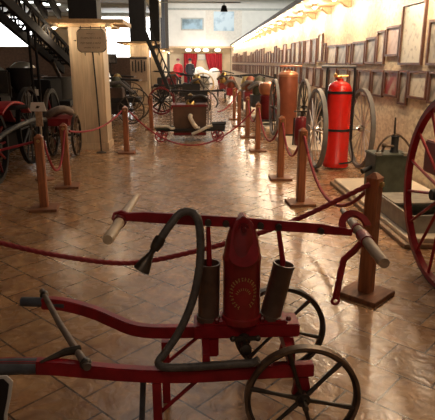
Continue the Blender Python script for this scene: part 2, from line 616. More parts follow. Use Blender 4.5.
def make_spot():
    r = thing('spotlight', 'small halogen spotlight under the wall ledge', 'spotlight', group='halogen spotlights under the wall ledge')
    MB().lathe([(0.0, 0), (0.05, 0), (0.055, -0.03), (0.06, -0.07), (0.05, -0.07), (0.035, -0.05), (0, -0.05)], (0, 0, 0), 'Z', 16).build('lamp_housing', 'housing', r)
    MB().ball((0, 0, -0.066), 0.036, seg=10).build('bulb', 'bulb', r)
    return r


sp0 = make_spot()
for k, y in enumerate(SPOTS):
    s_ = sp0 if k == 0 else copy_tree(sp0)
    x = max(2.50, ledge_x(y) + 0.12)
    s_.location = (min(x, 2.93), y, 2.72)
    if k in (5, 6, 7):
        s_['label'] = ['halogen spotlight under the wall ledge, the nearest one inside the photo', 'halogen spotlight under the wall ledge, second one inside the photo', 'halogen spotlight under the wall ledge, third one inside the photo'][k - 5]
    else:
        s_['label'] = 'small halogen spotlight under the wall ledge, beyond the third one' if k > 7 else 'halogen spotlight under the near end of the ledge, above the photo'
    l = bpy.data.lights.new('spotlight_beam', 'POINT')
    l.energy = SPOT_W
    l.color = SPOT_C
    l.shadow_soft_size = 0.05
    o = bpy.data.objects.new('spotlight_beam', l)
    C.objects.link(o)
    o.location = (min(x, 2.88), y, 2.60)

# ------------------------------------------------------------------ columns


def column(n, y, w=0.60, spots=True, x=-1.87):
    zs = 2.28
    struct(MB().box((x, y + w / 2, zs / 2), (w, w, zs)).box((x, y + w / 2, 0.06), (w + .04, w + .04, 0.12))
           .box((x - .18, y - 0.008, 1.2), (0.16, 0.02, 2.1)).box((x + .18, y - 0.008, 1.2), (0.16, 0.02, 2.1)), 'column_base', 'pine')
    struct(MB().box((x - 0.03, y + w / 2, (zs + ZC) / 2), (w * 0.84, w * 0.84, ZC - zs)), 'column', 'black_col')
    struct(MB().box((x, y + w / 2, zs), (w + 0.85, w + 0.75, 0.07)).box((x, y + w / 2, zs - .055), (w + 0.45, w + 0.3, 0.05)), 'column_shelf', 'ledge')
    if spots:
        for dx, nm in ((-0.5, 'left'), (0.5, 'right')):
            s_ = copy_tree(sp0)
            s_.location = (x + dx * .92, y - 0.31, zs - 0.035)
            s_['label'] = 'halogen spotlight under the %s end of the shelf on the %s column' % (nm, n)
            s_['group'] = 'halogen spotlights under the column shelves'
            l = bpy.data.lights.new('column_spot_beam', 'POINT')
            l.energy = COL_W
            l.color = SPOT_C
            l.shadow_soft_size = 0.05
            o = bpy.data.objects.new('column_spot_beam', l)
            C.objects.link(o)
            o.location = (x + dx * .92, y - 0.34, zs - 0.16)


column('nearest', 10.1)
column('second', 20.5, 0.68)
column('third', 30.5)
column('farthest', 37.5)

# ------------------------------------------------------------------ pictures on the right wall


def picture(y0, y1, z0, z1, m, label, group, bw=0.032):
    """hangs on the right wall between y0 and y1"""
    yc, zc = (y0 + y1) / 2, (z0 + z1) / 2
    w, h = abs(y1 - y0), z1 - z0
    r = thing('framed_picture', label, 'picture', (XW - 0.002, yc, zc), group=group)
    f = MB()
    for sy in (-1, 1):
        f.box((-0.02, sy * (w / 2 - bw / 2), 0), (0.04, bw, h))
    for sz in (-1, 1):
        f.box((-0.02, 0, sz * (h / 2 - bw / 2)), (0.04, w - 2 * bw, bw))
    f.build('picture_frame', 'frame', r)
    MB().box((-0.008, 0, 0), (0.012, w - 2 * bw + .004, h - 2 * bw + .004)).build('print', PIC[m], r)
    return r


UP = 'framed pictures in the upper row'
LO = 'framed pictures in the lower row'
near_up = [(5.6, 6.80, 1.56, 2.10, 'grey', 'wide framed grey drawing in the upper row at the right edge of the photo'),
           (6.95, 7.72, 1.56, 2.37, 'pale', 'tall framed yellowish chart, the tallest picture on the right wall'),
           (7.75, 8.28, 1.68, 2.11, 'pink', 'small framed pinkish print hung high, left of the tallest picture'),
           (8.33, 8.68, 1.57, 2.07, 'beige', 'narrow upright framed print two places left of the tallest picture'),
           (8.73, 9.22, 1.57, 1.99, 'grey', 'framed grey print in the upper row, third left of the tallest picture'),
           (9.28, 9.98, 1.56, 1.95, 'grey', 'upper row framed print fourth left of the tallest picture'),
           (10.06, 10.28, 1.56, 1.93, 'beige', 'very narrow framed strip in the upper row behind the red extinguisher frame'),
           (10.36, 11.05, 1.55, 1.93, 'grey', 'upper row framed print just above the red extinguisher'),
           (11.10, 11.85, 1.55, 1.94, 'beige', 'upper row framed print just left of the red extinguisher'),
           (12.0, 12.25, 1.60, 2.00, 'beige', 'narrow framed strip just right of the tall slim picture'),
           (12.33, 12.73, 1.60, 2.22, 'pale', 'tall slim framed picture above the row left of the red extinguisher')]
for a in near_up:
    picture(*a, UP)
near_lo = [(5.5, 6.15, 1.05, 1.49, 'beige', 'lower row framed print at the right edge of the photo'),
           (6.22, 6.65, 1.10, 1.49, 'grey', 'lower row framed sheet second from the right edge of the photo'),
           (6.70, 7.28, 1.13, 1.49, 'pale', 'lower row framed pale sheet of small drawings third from the right edge'),
           (7.32, 7.62, 1.02, 1.49, 'grey', 'narrow lower row frame reaching lowest, next to the red engine picture'),
           (7.66, 8.22, 1.10, 1.48, 'red', 'framed picture of a red engine in the lower row'),
           (8.27, 8.80, 1.07, 1.48, 'grey', 'lower row framed engine drawing left of the red engine picture'),
           (8.88, 9.52, 1.03, 1.47, 'grey', 'lower row framed print just right of the red extinguisher wheel'),
           (9.6, 10.1, 1.04, 1.47, 'beige', 'lower row framed print behind the right wheel of the red extinguisher'),
           (10.2, 10.9, 1.05, 1.47, 'beige', 'lower row framed print directly behind the red extinguisher'),
           (11.0, 11.6, 1.03, 1.47, 'grey', 'lower row framed print at the left shoulder of the red extinguisher'),
           (11.7, 12.2, 1.02, 1.47, 'beige', 'lower row framed print left of the red extinguisher above its left wheel')]
for a in near_lo:
    picture(*a, LO)
rp = random.Random(3)
protos = {}
for row, (za, zb) in (('upper', (1.56, 1.98)), ('lower', (1.03, 1.47))):
    y = 12.9 if row == 'upper' else 12.35
    while y < 38.5:
        w = rp.choice((0.42, 0.55, 0.62, 0.50))
        tall = rp.choice((0, 0, 0.08, -0.06, 0.16)) if row == 'upper' else 0
        mm = rp.choice(('grey', 'beige', 'pale', 'pink', 'grey', 'dark'))
        key = (row, w, tall, mm)
        if key not in protos:
            protos[key] = picture(y, y + w, za, zb + tall, mm, '', None)
            q = protos[key]
        else:
            q = copy_tree(protos[key])
            q.location.y = y + w / 2
        q['label'] = 'small brown framed picture in the distant %s row on the right wall' % row
        q['group'] = 'distant framed pictures in the %s row' % row
        y += w + rp.choice((0.10, 0.14, 0.2))

# pictures on the far white parapet
r = thing('wall_photo', 'dark landscape photograph, left of two on the far white wall', 'picture', (0.2, YB, 4.2))
MB().box((0, -0.03, 0), (1.62, 0.05, 0.84)).build('picture_frame', 'beam', r)
MB().box((0, -0.06, 0), (1.44, 0.02, 0.66)).build('print', PIC['blue'], r)
r = thing('wall_photo', 'large pale blue photograph on a white board on the far wall', 'picture', (2.45, YB, 4.3))
MB().box((0, -0.02, -0.12), (2.6, 0.04, 2.05)).build('mount', 'white_cloth', r)
MB().box((0, -0.06, 0.1), (1.45, 0.03, 1.3)).build('print', PIC['sky'], r)
r = thing('ceiling_floodlight', 'black floodlight hanging from the pipe below the far ceiling', 'floodlight', (2.0, 32.5, 4.74))
MB().cyl((0, 0, 0.0), (0, 0, 0.14), 0.02, seg=8).build('bracket', 'black', r)
MB().prism([(-0.2, -0.34), (0.2, -0.34), (0.13, -0.05), (0.06, 0.0), (-0.06, 0.0), (-0.13, -0.05)], -0.14, 0.14, 'Y').build('lamp_head', 'black', r)
tag(MB().tube([(-1.8, 32.5, 4.9), (2.95, 32.5, 4.9)], 0.035, 8).build('ceiling_pipe', 'beam'), 'long grey pipe running across the hall below the far ceiling', 'pipe')
for i, (x, y) in enumerate(((-6.95, 28.2), (-6.0, 30.9), (-7.4, 27.2), (-9.0, 29.5))):
    r = thing('ceiling_light', ['fluorescent ceiling light nearest the left column top', 'fluorescent ceiling light left of the left column',
                                'small farther fluorescent ceiling light by the left column', 'fluorescent ceiling light at the top left corner of the hall'][i], 'light',
              (x, y, 4.36), group='fluorescent lights on the left ceiling')
    MB().box((0, 0, 0.03), (1.3, 0.25, 0.06)).build('lamp_body', 'beam', r)
    MB().tube([(-0.6, 0, -0.03), (0.6, 0, -0.03)], 0.04, 8).build('lamp_tube', 'tube', r)

# ------------------------------------------------------------------ stage at the far end: curtains, table, figures


def curtain(x0, x1, xb0, xb1, label):
    g = MB()
    n, mrow = 36, 10
    z0, z1 = 0.0, 2.2
    grid = []
    for j in range(mrow + 1):
        t = j / mrow
        row = []
        for i in range(n + 1):
            u = i / n
            xa = x0 + (x1 - x0) * u
            xb = xb0 + (xb1 - xb0) * u
            row.append((xa + (xb - xa) * t ** 1.3, YB + 0.25 + 0.06 * math.sin(u * 8 * 2 * PI), z1 + (z0 - z1) * t))
        grid.append(row)
    for th in (0.0, 0.02):
        vs = [[g.bm.verts.new((p[0], p[1] + th, p[2])) for p in row] for row in grid]
        for j in range(mrow):
            for i in range(n):
                g.bm.faces.new((vs[j][i], vs[j][i + 1], vs[j + 1][i + 1], vs[j + 1][i]))
    return tag(g.build('stage_curtain', 'curtain'), label, 'curtain', 'crimson stage curtains')


curtain(-0.45, 0.55, -0.45, 0.22, 'crimson curtain left of the lit table at the far end')
curtain(1.1, 2.35, 1.75, 2.35, 'crimson curtain right of the lit table, gathered towards the wall')
tag(MB().tube([(-0.6, YB + 0.25, 2.24), (2.5, YB + 0.25, 2.24)], 0.025, 8).build('curtain_rail', 'brass'), 'thin rail above the crimson curtains at the far end', 'rail')
for i, x in enumerate((-0.1, 0.55, 1.15, 2.0)):
    r = thing('wall_lamp', 'round white wall lamp above the crimson curtains', 'lamp', (x, YB - 0.1, 2.42), group='round white lamps above the curtains')
    MB().cyl((0, 0.0, 0), (0, 0.13, 0), 0.06, seg=10).build('lamp_bracket', 'brass', r)
    MB().ball((0, -0.1, 0), 0.15, 1.5, 0.9, 0.8).build('lamp_globe', 'globe', r)
r = thing('framed_notice', 'small framed notice between the crimson curtains', 'picture', (0.85, YB + 0.75, 1.95))
MB().box((0, -0.02, 0), (0.62, 0.04, 0.42)).build('picture_frame', 'beam', r)
MB().box((0, -0.045, 0), (0.54, 0.01, 0.34)).build('print', 'white_cloth', r)
r = thing('draped_table', 'display table under a heaped white cloth between the curtains', 'table', (1.0, 38.6, 0))
cl = MB()
for k in range(5):
    cl.ball((-0.7 + 0.35 * k, 0.05 * (k % 2), 0.75 + 0.16 * math.sin(k * 1.7)), 0.42, 1, 0.8, 0.9)
cl.box((0, 0, 0.42), (1.9, 0.8, 0.82), taper=0.92)
cl.build('tablecloth', 'white_cloth', r)


def skin_body(name, edges, pts, radii, material, parent=None, loc=(0, 0, 0)):
    me = bpy.data.meshes.new(name)
    me.from_pydata([Vector(p) for p in pts], edges, [])
    o = bpy.data.objects.new(name, me)
    C.objects.link(o)
    o.location = loc
    sk = o.modifiers.new('skin', 'SKIN')
    for i, v in enumerate(me.skin_vertices[0].data):
        v.radius = (radii[i], radii[i] * (0.75 if i in (0, 1, 2) else 1))
        v.use_root = (i == 0)
    sb = o.modifiers.new('subsurf', 'SUBSURF')
    sb.levels = sb.render_levels = 2
    me.materials.append(material)
    if parent:
        o.parent = parent
    return o


def mannequin(loc, label, coat, hatcol):
    r = thing('uniformed_mannequin', label, 'mannequin', loc, group=None)
    pts = [(0, 0, 0.95), (0, 0, 1.2), (0, 0, 1.42), (0, 0, 1.52), (0, -0.01, 1.63), (0, -0.01, 1.72),
           (-0.19, 0, 1.40), (-0.27, 0, 1.12), (-0.24, -0.1, 0.88), (0.19, 0, 1.40), (0.27, 0, 1.12), (0.24, -0.1, 0.88),
           (-0.10, 0, 0.86), (-0.12, 0, 0.48), (-0.12, 0, 0.08), (-0.12, -0.14, 0.04), (0.10, 0, 0.86), (0.12, 0, 0.48), (0.12, 0, 0.08), (0.12, -0.14, 0.04)]
    ed = [(0, 1), (1, 2), (2, 3), (3, 4), (4, 5), (2, 6), (6, 7), (7, 8), (2, 9), (9, 10), (10, 11), (0, 12), (12, 13), (13, 14), (14, 15), (0, 16), (16, 17), (17, 18), (18, 19)]
    rd = [0.16, 0.15, 0.17, 0.055, 0.10, 0.09, 0.075, 0.055, 0.04, 0.075, 0.055, 0.04, 0.10, 0.07, 0.05, 0.045, 0.10, 0.07, 0.05, 0.045]
    skin_body('body', ed, pts, rd, M['skin'], r)
    MB().lathe([(0.27, 0.62), (0.21, 1.0), (0.19, 1.12), (0.23, 1.35), (0.2, 1.46), (0.08, 1.50)], seg=20).tube(
        [(-0.19, 0, 1.40), (-0.28, 0, 1.12), (-0.25, -0.11, 0.9)], [0.09, 0.075, 0.06], 10).tube(
        [(0.19, 0, 1.40), (0.28, 0, 1.12), (0.25, -0.11, 0.9)], [0.09, 0.075, 0.06], 10).build('coat', coat, r)
    MB().tube([(-0.1, 0, 0.7), (-0.12, 0, 0.1)], [0.11, 0.08], 10).tube([(0.1, 0, 0.7), (0.12, 0, 0.1)], [0.11, 0.08], 10).build('trousers', 'coat_dark', r)
    MB().lathe([(0.14, 1.70), (0.13, 1.72), (0.115, 1.80), (0.05, 1.85), (0, 1.855)], (0, -0.01, 0), seg=18).build('helmet', hatcol, r)
    return r


mannequin((-0.82, 38.0, 0), 'mannequin in a red fireman coat left of the left curtain', 'coat_red', 'red_dark')
mannequin((0.0, 37.5, 0), 'mannequin in dark uniform in front of the left curtain', 'coat_dark', 'black')

# ================================================================== stanchions and ropes


def make_post(name='rope_post'):
    r = thing(name, 'red-brown wooden rope post', 'post')
    w, h = 0.046, 0.885
    c = 0.012
    oct_ = [(-w + c, -w), (w - c, -w), (w, -w + c), (w, w - c), (w - c, w), (-w + c, w), (-w, w - c), (-w, -w + c)]
    m = MB().prism(oct_, 0.035, h - 0.03, 'Z')
    m.box((0, 0, h - 0.013), (2 * w, 2 * w, 0.034), taper=0.25)
    m.build('post', 'post', r)
    MB().box((0, 0, 0.015), (0.30, 0.30, 0.036)).build('foot', 'base', r, bevel=0.004)
    MB().lathe([(0.016, -0.012), (0.020, 0), (0.016, 0.012)], (0, -w - 0.01, h - 0.07), 'Y', 12).build('rope_ring', 'brass', r)
    return r


post0 = make_post()
POSTS = {}
RP, LP = 'wooden rope posts on the right side', 'wooden rope posts on the left side'
for key, x, y, rz, lab, g in (
        ('r1', 1.226, 3.42, 0.75, 'wooden rope post nearest the camera, behind the right end of the red pump', RP),
        ('r2', 1.263, 5.93, 0.05, 'wooden rope post in front of the left wheel of the red extinguisher', RP),
        ('r3', 1.254, 7.31, 0.0, 'wooden rope post third from the camera on the right side', RP),
        ('r4', 1.235, 9.77, 0.0, 'wooden rope post fourth from the camera on the right side', RP),
        ('r5', 1.24, 11.65, 0.0, 'wooden rope post fifth from the camera on the right side', RP),
        ('r6', 1.24, 13.7, 0.0, 'wooden rope post sixth from the camera on the right side', RP),
        ('r7', 1.25, 15.4, 0.0, 'farthest wooden rope post on the right side', RP),
        ('l1', -1.659, 5.86, 0.1, 'wooden rope post nearest the camera on the left side', LP),
        ('l2', -1.642, 6.96, 0.1, 'second wooden rope post on the left side, before the pine column', LP),
        ('l3', -1.171, 9.67, 0.0, 'wooden rope post just right of the pine column', LP),
        ('l4', -0.96, 13.1, 0.0, 'wooden rope post behind the left end of the middle cart', LP)):
    p = post0 if key == 'r1' else copy_tree(post0)
    p.location = (x, y, 0)
    p.rotation_euler.z = rz
    p['label'] = lab
    p['group'] = g
    if key.startswith('l'):
        p.scale.z = 0.95
    POSTS[key] = Vector((x, y, 0.80 if key[0] == 'r' else 0.76))


def rope(pts, label, r=0.014, n=10, fine=False, smooth=True):
    P = smooth_path(pts, n) if smooth else pts
    if fine:
        o = MB().tube(P, r * 0.78, 12, twist=-42.0, lobes=3, lobe=0.5).build('barrier_rope', 'rope', angle=80)
    else:
        o = MB().tube(P, r, 8).build('barrier_rope', 'rope')
    return tag(o, label, 'rope', 'crimson barrier ropes')


def sag(a, b, d, k=10):
    a, b = Vector(a), Vector(b)
    return [a.lerp(b, i / k) - Vector((0, 0, d * (1 - (2 * i / k - 1) ** 2))) for i in range(k + 1)]


rope([(-1.9, 3.35, 0.66), (-1.55, 3.37, 0.545), (-1.275, 3.38, 0.452), (-0.889, 3.38, 0.352), (-0.426, 3.38, 0.291), (0.051, 3.38, 0.375), (0.458, 3.38, 0.491), (0.728, 3.38, 0.594),
      (1.024, 3.36, 0.745), (1.17, 3.35, 0.825)], 'long twisted crimson rope crossing the hall behind the red pump', 0.0155, 60, True)
rope(sag(POSTS['r2'] + Vector((0.0, -.07, 0)), POSTS['r1'] + Vector((0.0, .07, -.02)), 0.40), 'sagging crimson rope between the nearest two posts on the right', 0.014, 40, True)
rope(sag(POSTS['r3'] + Vector((0, -.07, 0)), POSTS['r2'] + Vector((0, .07, 0)), 0.34), 'sagging crimson rope between the second and third right posts', 0.014, 6)
rope(sag(POSTS['r4'] + Vector((0, -.07, 0)), POSTS['r3'] + Vector((0, .07, 0)), 0.42), 'sagging crimson rope between the third and fourth right posts', 0.014, 6)
rope(sag(POSTS['r5'] + Vector((0, -.07, 0)), POSTS['r4'] + Vector((0, .07, 0)), 0.35), 'sagging crimson rope between the fourth and fifth right posts', 0.014, 6)
rope(sag(POSTS['l1'] + Vector((.03, .08, 0)), POSTS['l2'] + Vector((0.03, -.08, 0)), 0.42), 'deeply sagging crimson rope between the two left posts', 0.014, 6)
rope(sag(POSTS['l2'] + Vector((.06, .06, -.03)), POSTS['l3'] + Vector((-0.06, -.06, 0)), 0.12), 'crimson rope in front of the pine column', 0.014, 6)
rope(sag(POSTS['l3'] + Vector((.06, 0, 0)), POSTS['r4'] + Vector((-0.07, -.0, -.03)), 0.64), 'long crimson rope hanging low in front of the middle cart', 0.014, 6)
rope(sag((0.62, 12.3, 0.50), POSTS['r6'] + Vector((-0.07, 0, 0)), 0.10), 'crimson rope running from behind the middle cart to the sixth right post', 0.014, 6)
rope([POSTS['l1'] + Vector((-.06, 0, 0)), (-2.0, 5.75, 0.70), (-2.4, 5.6, 0.62), (-2.9, 5.4, 0.74)], 'crimson rope leaving the frame at the left edge', 0.014, 6)

# ================================================================== THE RED HAND PUMP
PX, PY = 0.209, 2.10
PU = thing('hand_fire_pump', 'red two-cylinder hand fire pump on a wheeled frame in the foreground', 'fire pump', (PX, PY, 0), world=True)
RF, RR = 1.93, 2.26      # front and rear rail depth

front = smooth_path([(-0.98, 1.86, 0.455), (-0.75, 1.875, 0.452), (-0.58, 1.885, 0.440), (-0.44, 1.90, 0.412), (-0.30, 1.92, 0.380), (-0.17, 1.93, 0.362), (0.0, RF, 0.356), (0.25, RF, 0.364), (0.496, RF, 0.370)], 6)
MB().tube(front, 0.03, flat=(0.042, 0.058)).build('shaft', 'red', PU, bevel=0.004)
rear = smooth_path([(-0.745, 2.44, 0.455), (-0.63, 2.43, 0.446), (-0.49, 2.40, 0.416), (-0.38, 2.33, 0.402), (-0.29, 2.28, 0.388), (-0.18, RR, 0.380), (0.05, RR, 0.378), (0.30, RR, 0.380), (0.48, RR, 0.382)], 6)
MB().tube(rear, 0.03, flat=(0.042, 0.058)).build('shaft', 'red', PU, bevel=0.004)
g = MB().tube([(-0.850, 2.455, 0.456), (-0.77, 2.447, 0.456), (-0.68, 2.437, 0.451), (-0.63, 2.43, 0.446)], 0.024, 12).build('shaft_grip', 'grey_paint', PU)
g = MB().tube([(-1.05, 1.85, 0.456), (-0.9, 1.862, 0.455), (-0.695, 1.878, 0.449), (-0.62, 1.883, 0.444)], 0.033, 12).build('shaft_grip', 'grey_paint', PU)
# brace lying across the shafts, with its iron clamps
tb = MB().tube([(-0.765, 2.52, 0.482), (-0.60, 2.185, 0.470), (-0.412, 1.835, 0.462)], [0.014, 0.014, 0.016], 12).build('cross_brace', 'old_wood', PU)
MB().tube([(-0.60, 1.865, 0.470), (-0.52, 1.93, 0.475), (-0.465, 1.96, 0.468)], [0.006, 0.016, 0.02], 8).build('clamp', 'iron', tb)
MB().lathe([(0.017, -0.015), (0.021, -0.01), (0.021, 0.01), (0.017, 0.015)], (-0.742, 2.475, 0.480), 'Y', 12).build('clamp', 'iron', tb)
MB().lathe([(0.018, -0.015), (0.022, -0.01), (0.022, 0.01), (0.018, 0.015)], (-0.424, 1.86, 0.463), 'Y', 12).build('clamp', 'iron', tb)
# legs and braces
for (x, y, m_) in ((-0.155, RF, 'red'), (-0.135, RR, 'red'), ):
    MB().box((x, y, 0.165), (0.036, 0.036, 0.33)).build('leg', m_, PU)
MB().bar((-0.215, 2.0, 0.335), (-0.235, 1.97, 0.0), 0.022, 0.012).build('prop', 'grey_paint', PU)
MB().tube([(0.03, RF, 0.345), (-0.14, RF + 0.02, 0.17)], 0.009, 8).build('stay', 'red', PU)
MB().tube([(0.02, RR, 0.345), (-0.12, RR, 0.22)], 0.009, 8).build('stay', 'red', PU)
# wheels and axle
MB().tube([(0.45, 1.83, 0.245), (0.45, 2.55, 0.245)], 0.013, 12).build('axle', 'iron', PU)
for y, ph, s_ in ((1.905, 0.06, -1), (2.50, 0.62, 1)):
    w = MB().ring((0.45, y, 0.245), 0.243, 0.036, 0.013, 'Y', 64).build('wheel', 'iron_brown' if y < 2 else 'iron', PU)
    MB().ring((0.45, y, 0.245), 0.231, 0.012, 0.014, 'Y', 64).build('inner_rim', 'iron', w)
    for k in range(6):
        a = -0.24 + ph * 0 + k * PI / 3
        d = Vector((math.cos(a), 0, math.sin(a)))
        c = Vector((0.45, y, 0.245))
        MB().tube([c + Vector((0, s_ * 0.006, 0)) + d * 0.02, c + Vector((0, s_ * .003, 0)) + d * 0.12, c + d * 0.228], [0.011, 0.008, 0.012], 10).build('spoke', 'iron', w)
    MB().lathe([(0, -0.035), (0.016, -0.035), (0.022, -0.02), (0.032, -0.018), (0.032, 0.018), (0.022, 0.02), (0.016, 0.035), (0, 0.035)], (0.45, y, 0.245), 'Y', 16).build('hub', 'iron', w)
for y in (RF, RR):
    MB().prism([(0.41, 0.25), (0.49, 0.25), (0.475, 0.335), (0.425, 0.335)], y - 0.014, y + 0.014, 'Y').build('axle_bracket', 'red', PU)
# bed under the pump
MB().box((0.230, 2.10, 0.484), (0.455, 0.12, 0.060)).build('pump_bed', 'red', PU, bevel=0.005)
for x in (0.05, 0.40):
    MB().box((x, (RF + RR) / 2, 0.428), (0.03, RR - RF + .03, 0.052)).build('cross_member', 'red', PU)
MB().box((0.225, 2.10, 0.520), (0.36, 0.11, 0.02)).build('flange', 'red', PU, bevel=0.006)
for bx in (0.10, 0.175, 0.295, 0.41):
    MB().lathe([(0.012, 0), (0.012, 0.012), (0.006, 0.018), (0, 0.018)], (bx, 2.055, 0.529), 'Z', 6).build('bolt', 'red_dark', PU)
MB().box((0.075, 2.08, 0.41), (0.065, 0.07, 0.09)).build('valve_block', 'red', PU, bevel=0.005)
# central air chamber with its mitre-shaped top
MB().lathe([(0.088, 0.52), (0.088, 0.545), (0.081, 0.55), (0.080, 0.79), (0.083, 0.80), (0.083, 0.81), (0.078, 0.82), (0.074, 0.85), (0.068, 0.885), (0.060, 0.915), (0.051, 0.94),
            (0.040, 0.960), (0.022, 0.973), (0, 0.976)], (PX, 2.10, 0), 'Z', 40).build('air_chamber', 'red_chamber', PU)
# front strap of the fulcrum: a pointed shield with a rounded foot
sh = []
for k in range(13):
    a = PI + PI * k / 12
    sh.append((PX + 0.060 * math.cos(a), 0.835 + 0.038 * math.sin(a)))
sh += [(PX + 0.056, 0.875), (PX + 0.048, 0.93), (PX + 0.036, 0.965), (PX + 0.018, 0.983), (PX - 0.018, 0.983), (PX - 0.036, 0.965), (PX - 0.048, 0.93), (PX - 0.056, 0.875)]
cr = MB().prism(sh, -0.006, 0.006, 'Y')
for v in cr.bm.verts:
    z = v.co.z
    back = 0.079 * max(0.0, min(1.0, (0.995 - z) / 0.20)) ** 0.8
    dx = (v.co.x - PX)
    v.co.y += 2.10 - 0.012 - back + (dx * dx) * 4.5
cr.build('fulcrum_strap', 'red', PU)
MB().lathe([(0.022, -0.03), (0.022, 0.03)], (PX, 2.085, 0.945), 'Y', 16).lathe([(0.011, -0.045), (0.011, 0.045)], (PX, 2.075, 0.945), 'Y', 10).build('pivot_pin', 'red_dark', PU)
MB().prism([(-0.026, 0), (0.026, 0), (0.02, 0.055), (0.0, 0.072), (-0.02, 0.055)], -0.035, 0.035, 'Y', (PX, 2.10, 0.925)).build('pivot_cap', 'red', PU, bevel=0.004)
# gold emblem: letters set round a ring on the chamber front
em = MB()
for k in range(26):
    a = 2 * PI * k / 26
    if 4.35 < a < 5.08:
        continue
    lx, lz = 0.054 * math.cos(a), 0.066 * math.sin(a)
    R_ = 0.0815
    ph = lx / R_
    cx, cy, cz = PX + R_ * math.sin(ph), 2.10 - R_ * math.cos(ph), 0.670 + lz
    tn = Matrix.Rotation(ph, 3, 'Z') @ Matrix.Rotation(-(a - PI / 2), 3, 'Y')
    hgt = 0.016
    em.box((cx, cy, cz), (0.0028, 0.002, hgt), rot=tn)
    o2 = tn @ Vector((0.003, 0, 0.0055 if k % 3 else 0))
    em.box(Vector((cx, cy, cz)) + o2, (0.0045, 0.002, 0.0028), rot=tn)
    if k % 2:
        o3 = tn @ Vector((0.003, 0, -0.0055))
        em.box(Vector((cx, cy, cz)) + o3, (0.0045, 0.002, 0.0028), rot=tn)
for k in range(9):
    a = PI * (0.12 + 0.76 * k / 8)
    lx, lz = 0.030 * math.cos(a), 0.034 * math.sin(a) - 0.012
    ph = lx / 0.0812
    em.box((PX + 0.0812 * math.sin(ph), 2.10 - 0.0812 * math.cos(ph), 0.670 + lz), (0.0025, 0.002, 0.010), rot=Matrix.Rotation(ph, 3, 'Z') @ Matrix.Rotation(-(a - PI / 2), 3, 'Y'))
em.build('gold_emblem', 'gold', PU)
# the two pump cylinders: left upright, right leaning outwards
for top, bot, rod in (((0.070, 2.10, 0.782), (0.066, 2.10, 0.52), (0.066, 2.10, 0.94)), ((0.390, 2.10, 0.772), (0.334, 2.10, 0.52), (0.361, 2.10, 0.92))):
    top, bot, rod = Vector(top), Vector(bot), Vector(rod)
    ax = (top - bot).normalized()
    q = ax.to_track_quat('Z', 'Y').to_matrix()
    L_ = (top - bot).length
    MB().lathe([(0.052, 0.0), (0.052, 0.02), (0.046, 0.022), (0.046, L_ - 0.015), (0.048, L_ - 0.012), (0.048, L_), (0.042, L_), (0.042, L_ - 0.05), (0.0, L_ - 0.05)],
               bot, seg=32, mtx=q).build('pump_cylinder', 'cyl', PU)
    MB().tube([bot + ax * (L_ - 0.08), top + Vector((-0.006 if rod.x > .2 else 0, 0, 0.01)), rod], [0.012, 0.012, 0.009], 12).build('piston_rod', 'red', PU)
# rocking beam
bm_ = [(-0.302, 1.001), (-0.20, 0.994), (0.0, 0.982), (PX, 0.968), (0.36, 0.952), (0.55, 0.931), (0.68, 0.916)]
up_ = [(x, z + (0.014 if i in (0, 6) else 0.026 if i in (1, 5) else 0.023)) for i, (x, z) in enumerate(bm_)]
dn_ = [(x, z - (0.014 if i in (0, 6) else 0.018 if i in (1, 5) else 0.022)) for i, (x, z) in enumerate(bm_)]
hb = MB()
for y in (2.12,):
    hb.prism(dn_ + up_[::-1], y - 0.010, y + 0.010, 'Y')
for v in hb.bm.verts:
    v.co.z -= 0.016
beam_o = hb.build('rocking_beam', 'red', PU, bevel=0.003)
for bx, bz in ((0.066, 0.96), (0.140, 0.953), (0.285, 0.942), (0.361, 0.935), (0.54, 0.915)):
    MB().lathe([(0.014, -0.024), (0.014, 0.02)], (bx, 2.115, bz), 'Y', 10).build('bolt', 'iron', beam_o)
# handles at both ends of the beam, running front to back
for (xa, xb, z, m_, y0, y1, nm) in ((-0.312, -0.268, 0.968, 'pale_wood', 1.87, 2.54, 'l'), (0.676, 0.722, 0.915, 'bar_wood', 1.72, 2.42, 'r')):
    def hp(t):
        return Vector((xa + (xb - xa) * t, y0 + (y1 - y0) * t, z))
    h_ = MB().tube([hp(0), hp(0.03), hp(0.4), hp(0.7), hp(1)], [0.019, 0.0215, 0.0215, 0.019, 0.013], 16).build('handle', m_, PU)
    MB().tube([hp(0.33), hp(0.46)], 0.0265, 16).build('socket', 'red' if nm == 'r' else 'red_dark', h_)
    if nm == 'l':
        x = xa + 0.02
        MB().tube([(x - 0.02, 2.11, z), (x - 0.035, 2.12, z + .008), (x - 0.03, 2.13, z + 0.026), (x, 2.13, z + 0.036), (x + 0.03, 2.125, z + .025)], 0.007, 8).build('hook', 'red', h_)
    else:
        MB().tube([hp(0.56), hp(0.585)], 0.024, 16).build('collar', 'red', h_)
# curved bracket and folded drop arm at the right end
arc = [(0.698 + 0.055 * math.cos(a), 2.14 + 0.05 * math.sin(a), 0.918 + 0.045 * math.sin(a)) for a in [PI * (0.02 + 1.1 * k / 12) for k in range(13)]]
MB().tube(arc, 0.01, flat=(0.030, 0.014)).build('end_bracket', 'red', PU)
MB().tube([(0.705, 2.06, 0.915), (0.680, 2.0, 0.892), (0.650, 1.99, 0.862), (0.612, 1.985, 0.830), (0.602, 1.98, 0.785), (0.588, 1.98, 0.665)], 0.01, flat=(0.012, 0.032)).build('drop_arm', 'red', PU)
MB().tube([(0.586 + 0.014 * math.cos(a), 1.98, 0.650 + 0.014 * math.sin(a)) for a in [2 * PI * k / 16 for k in range(16)]], 0.006, 8, closed=True).build('eye', 'red', PU)
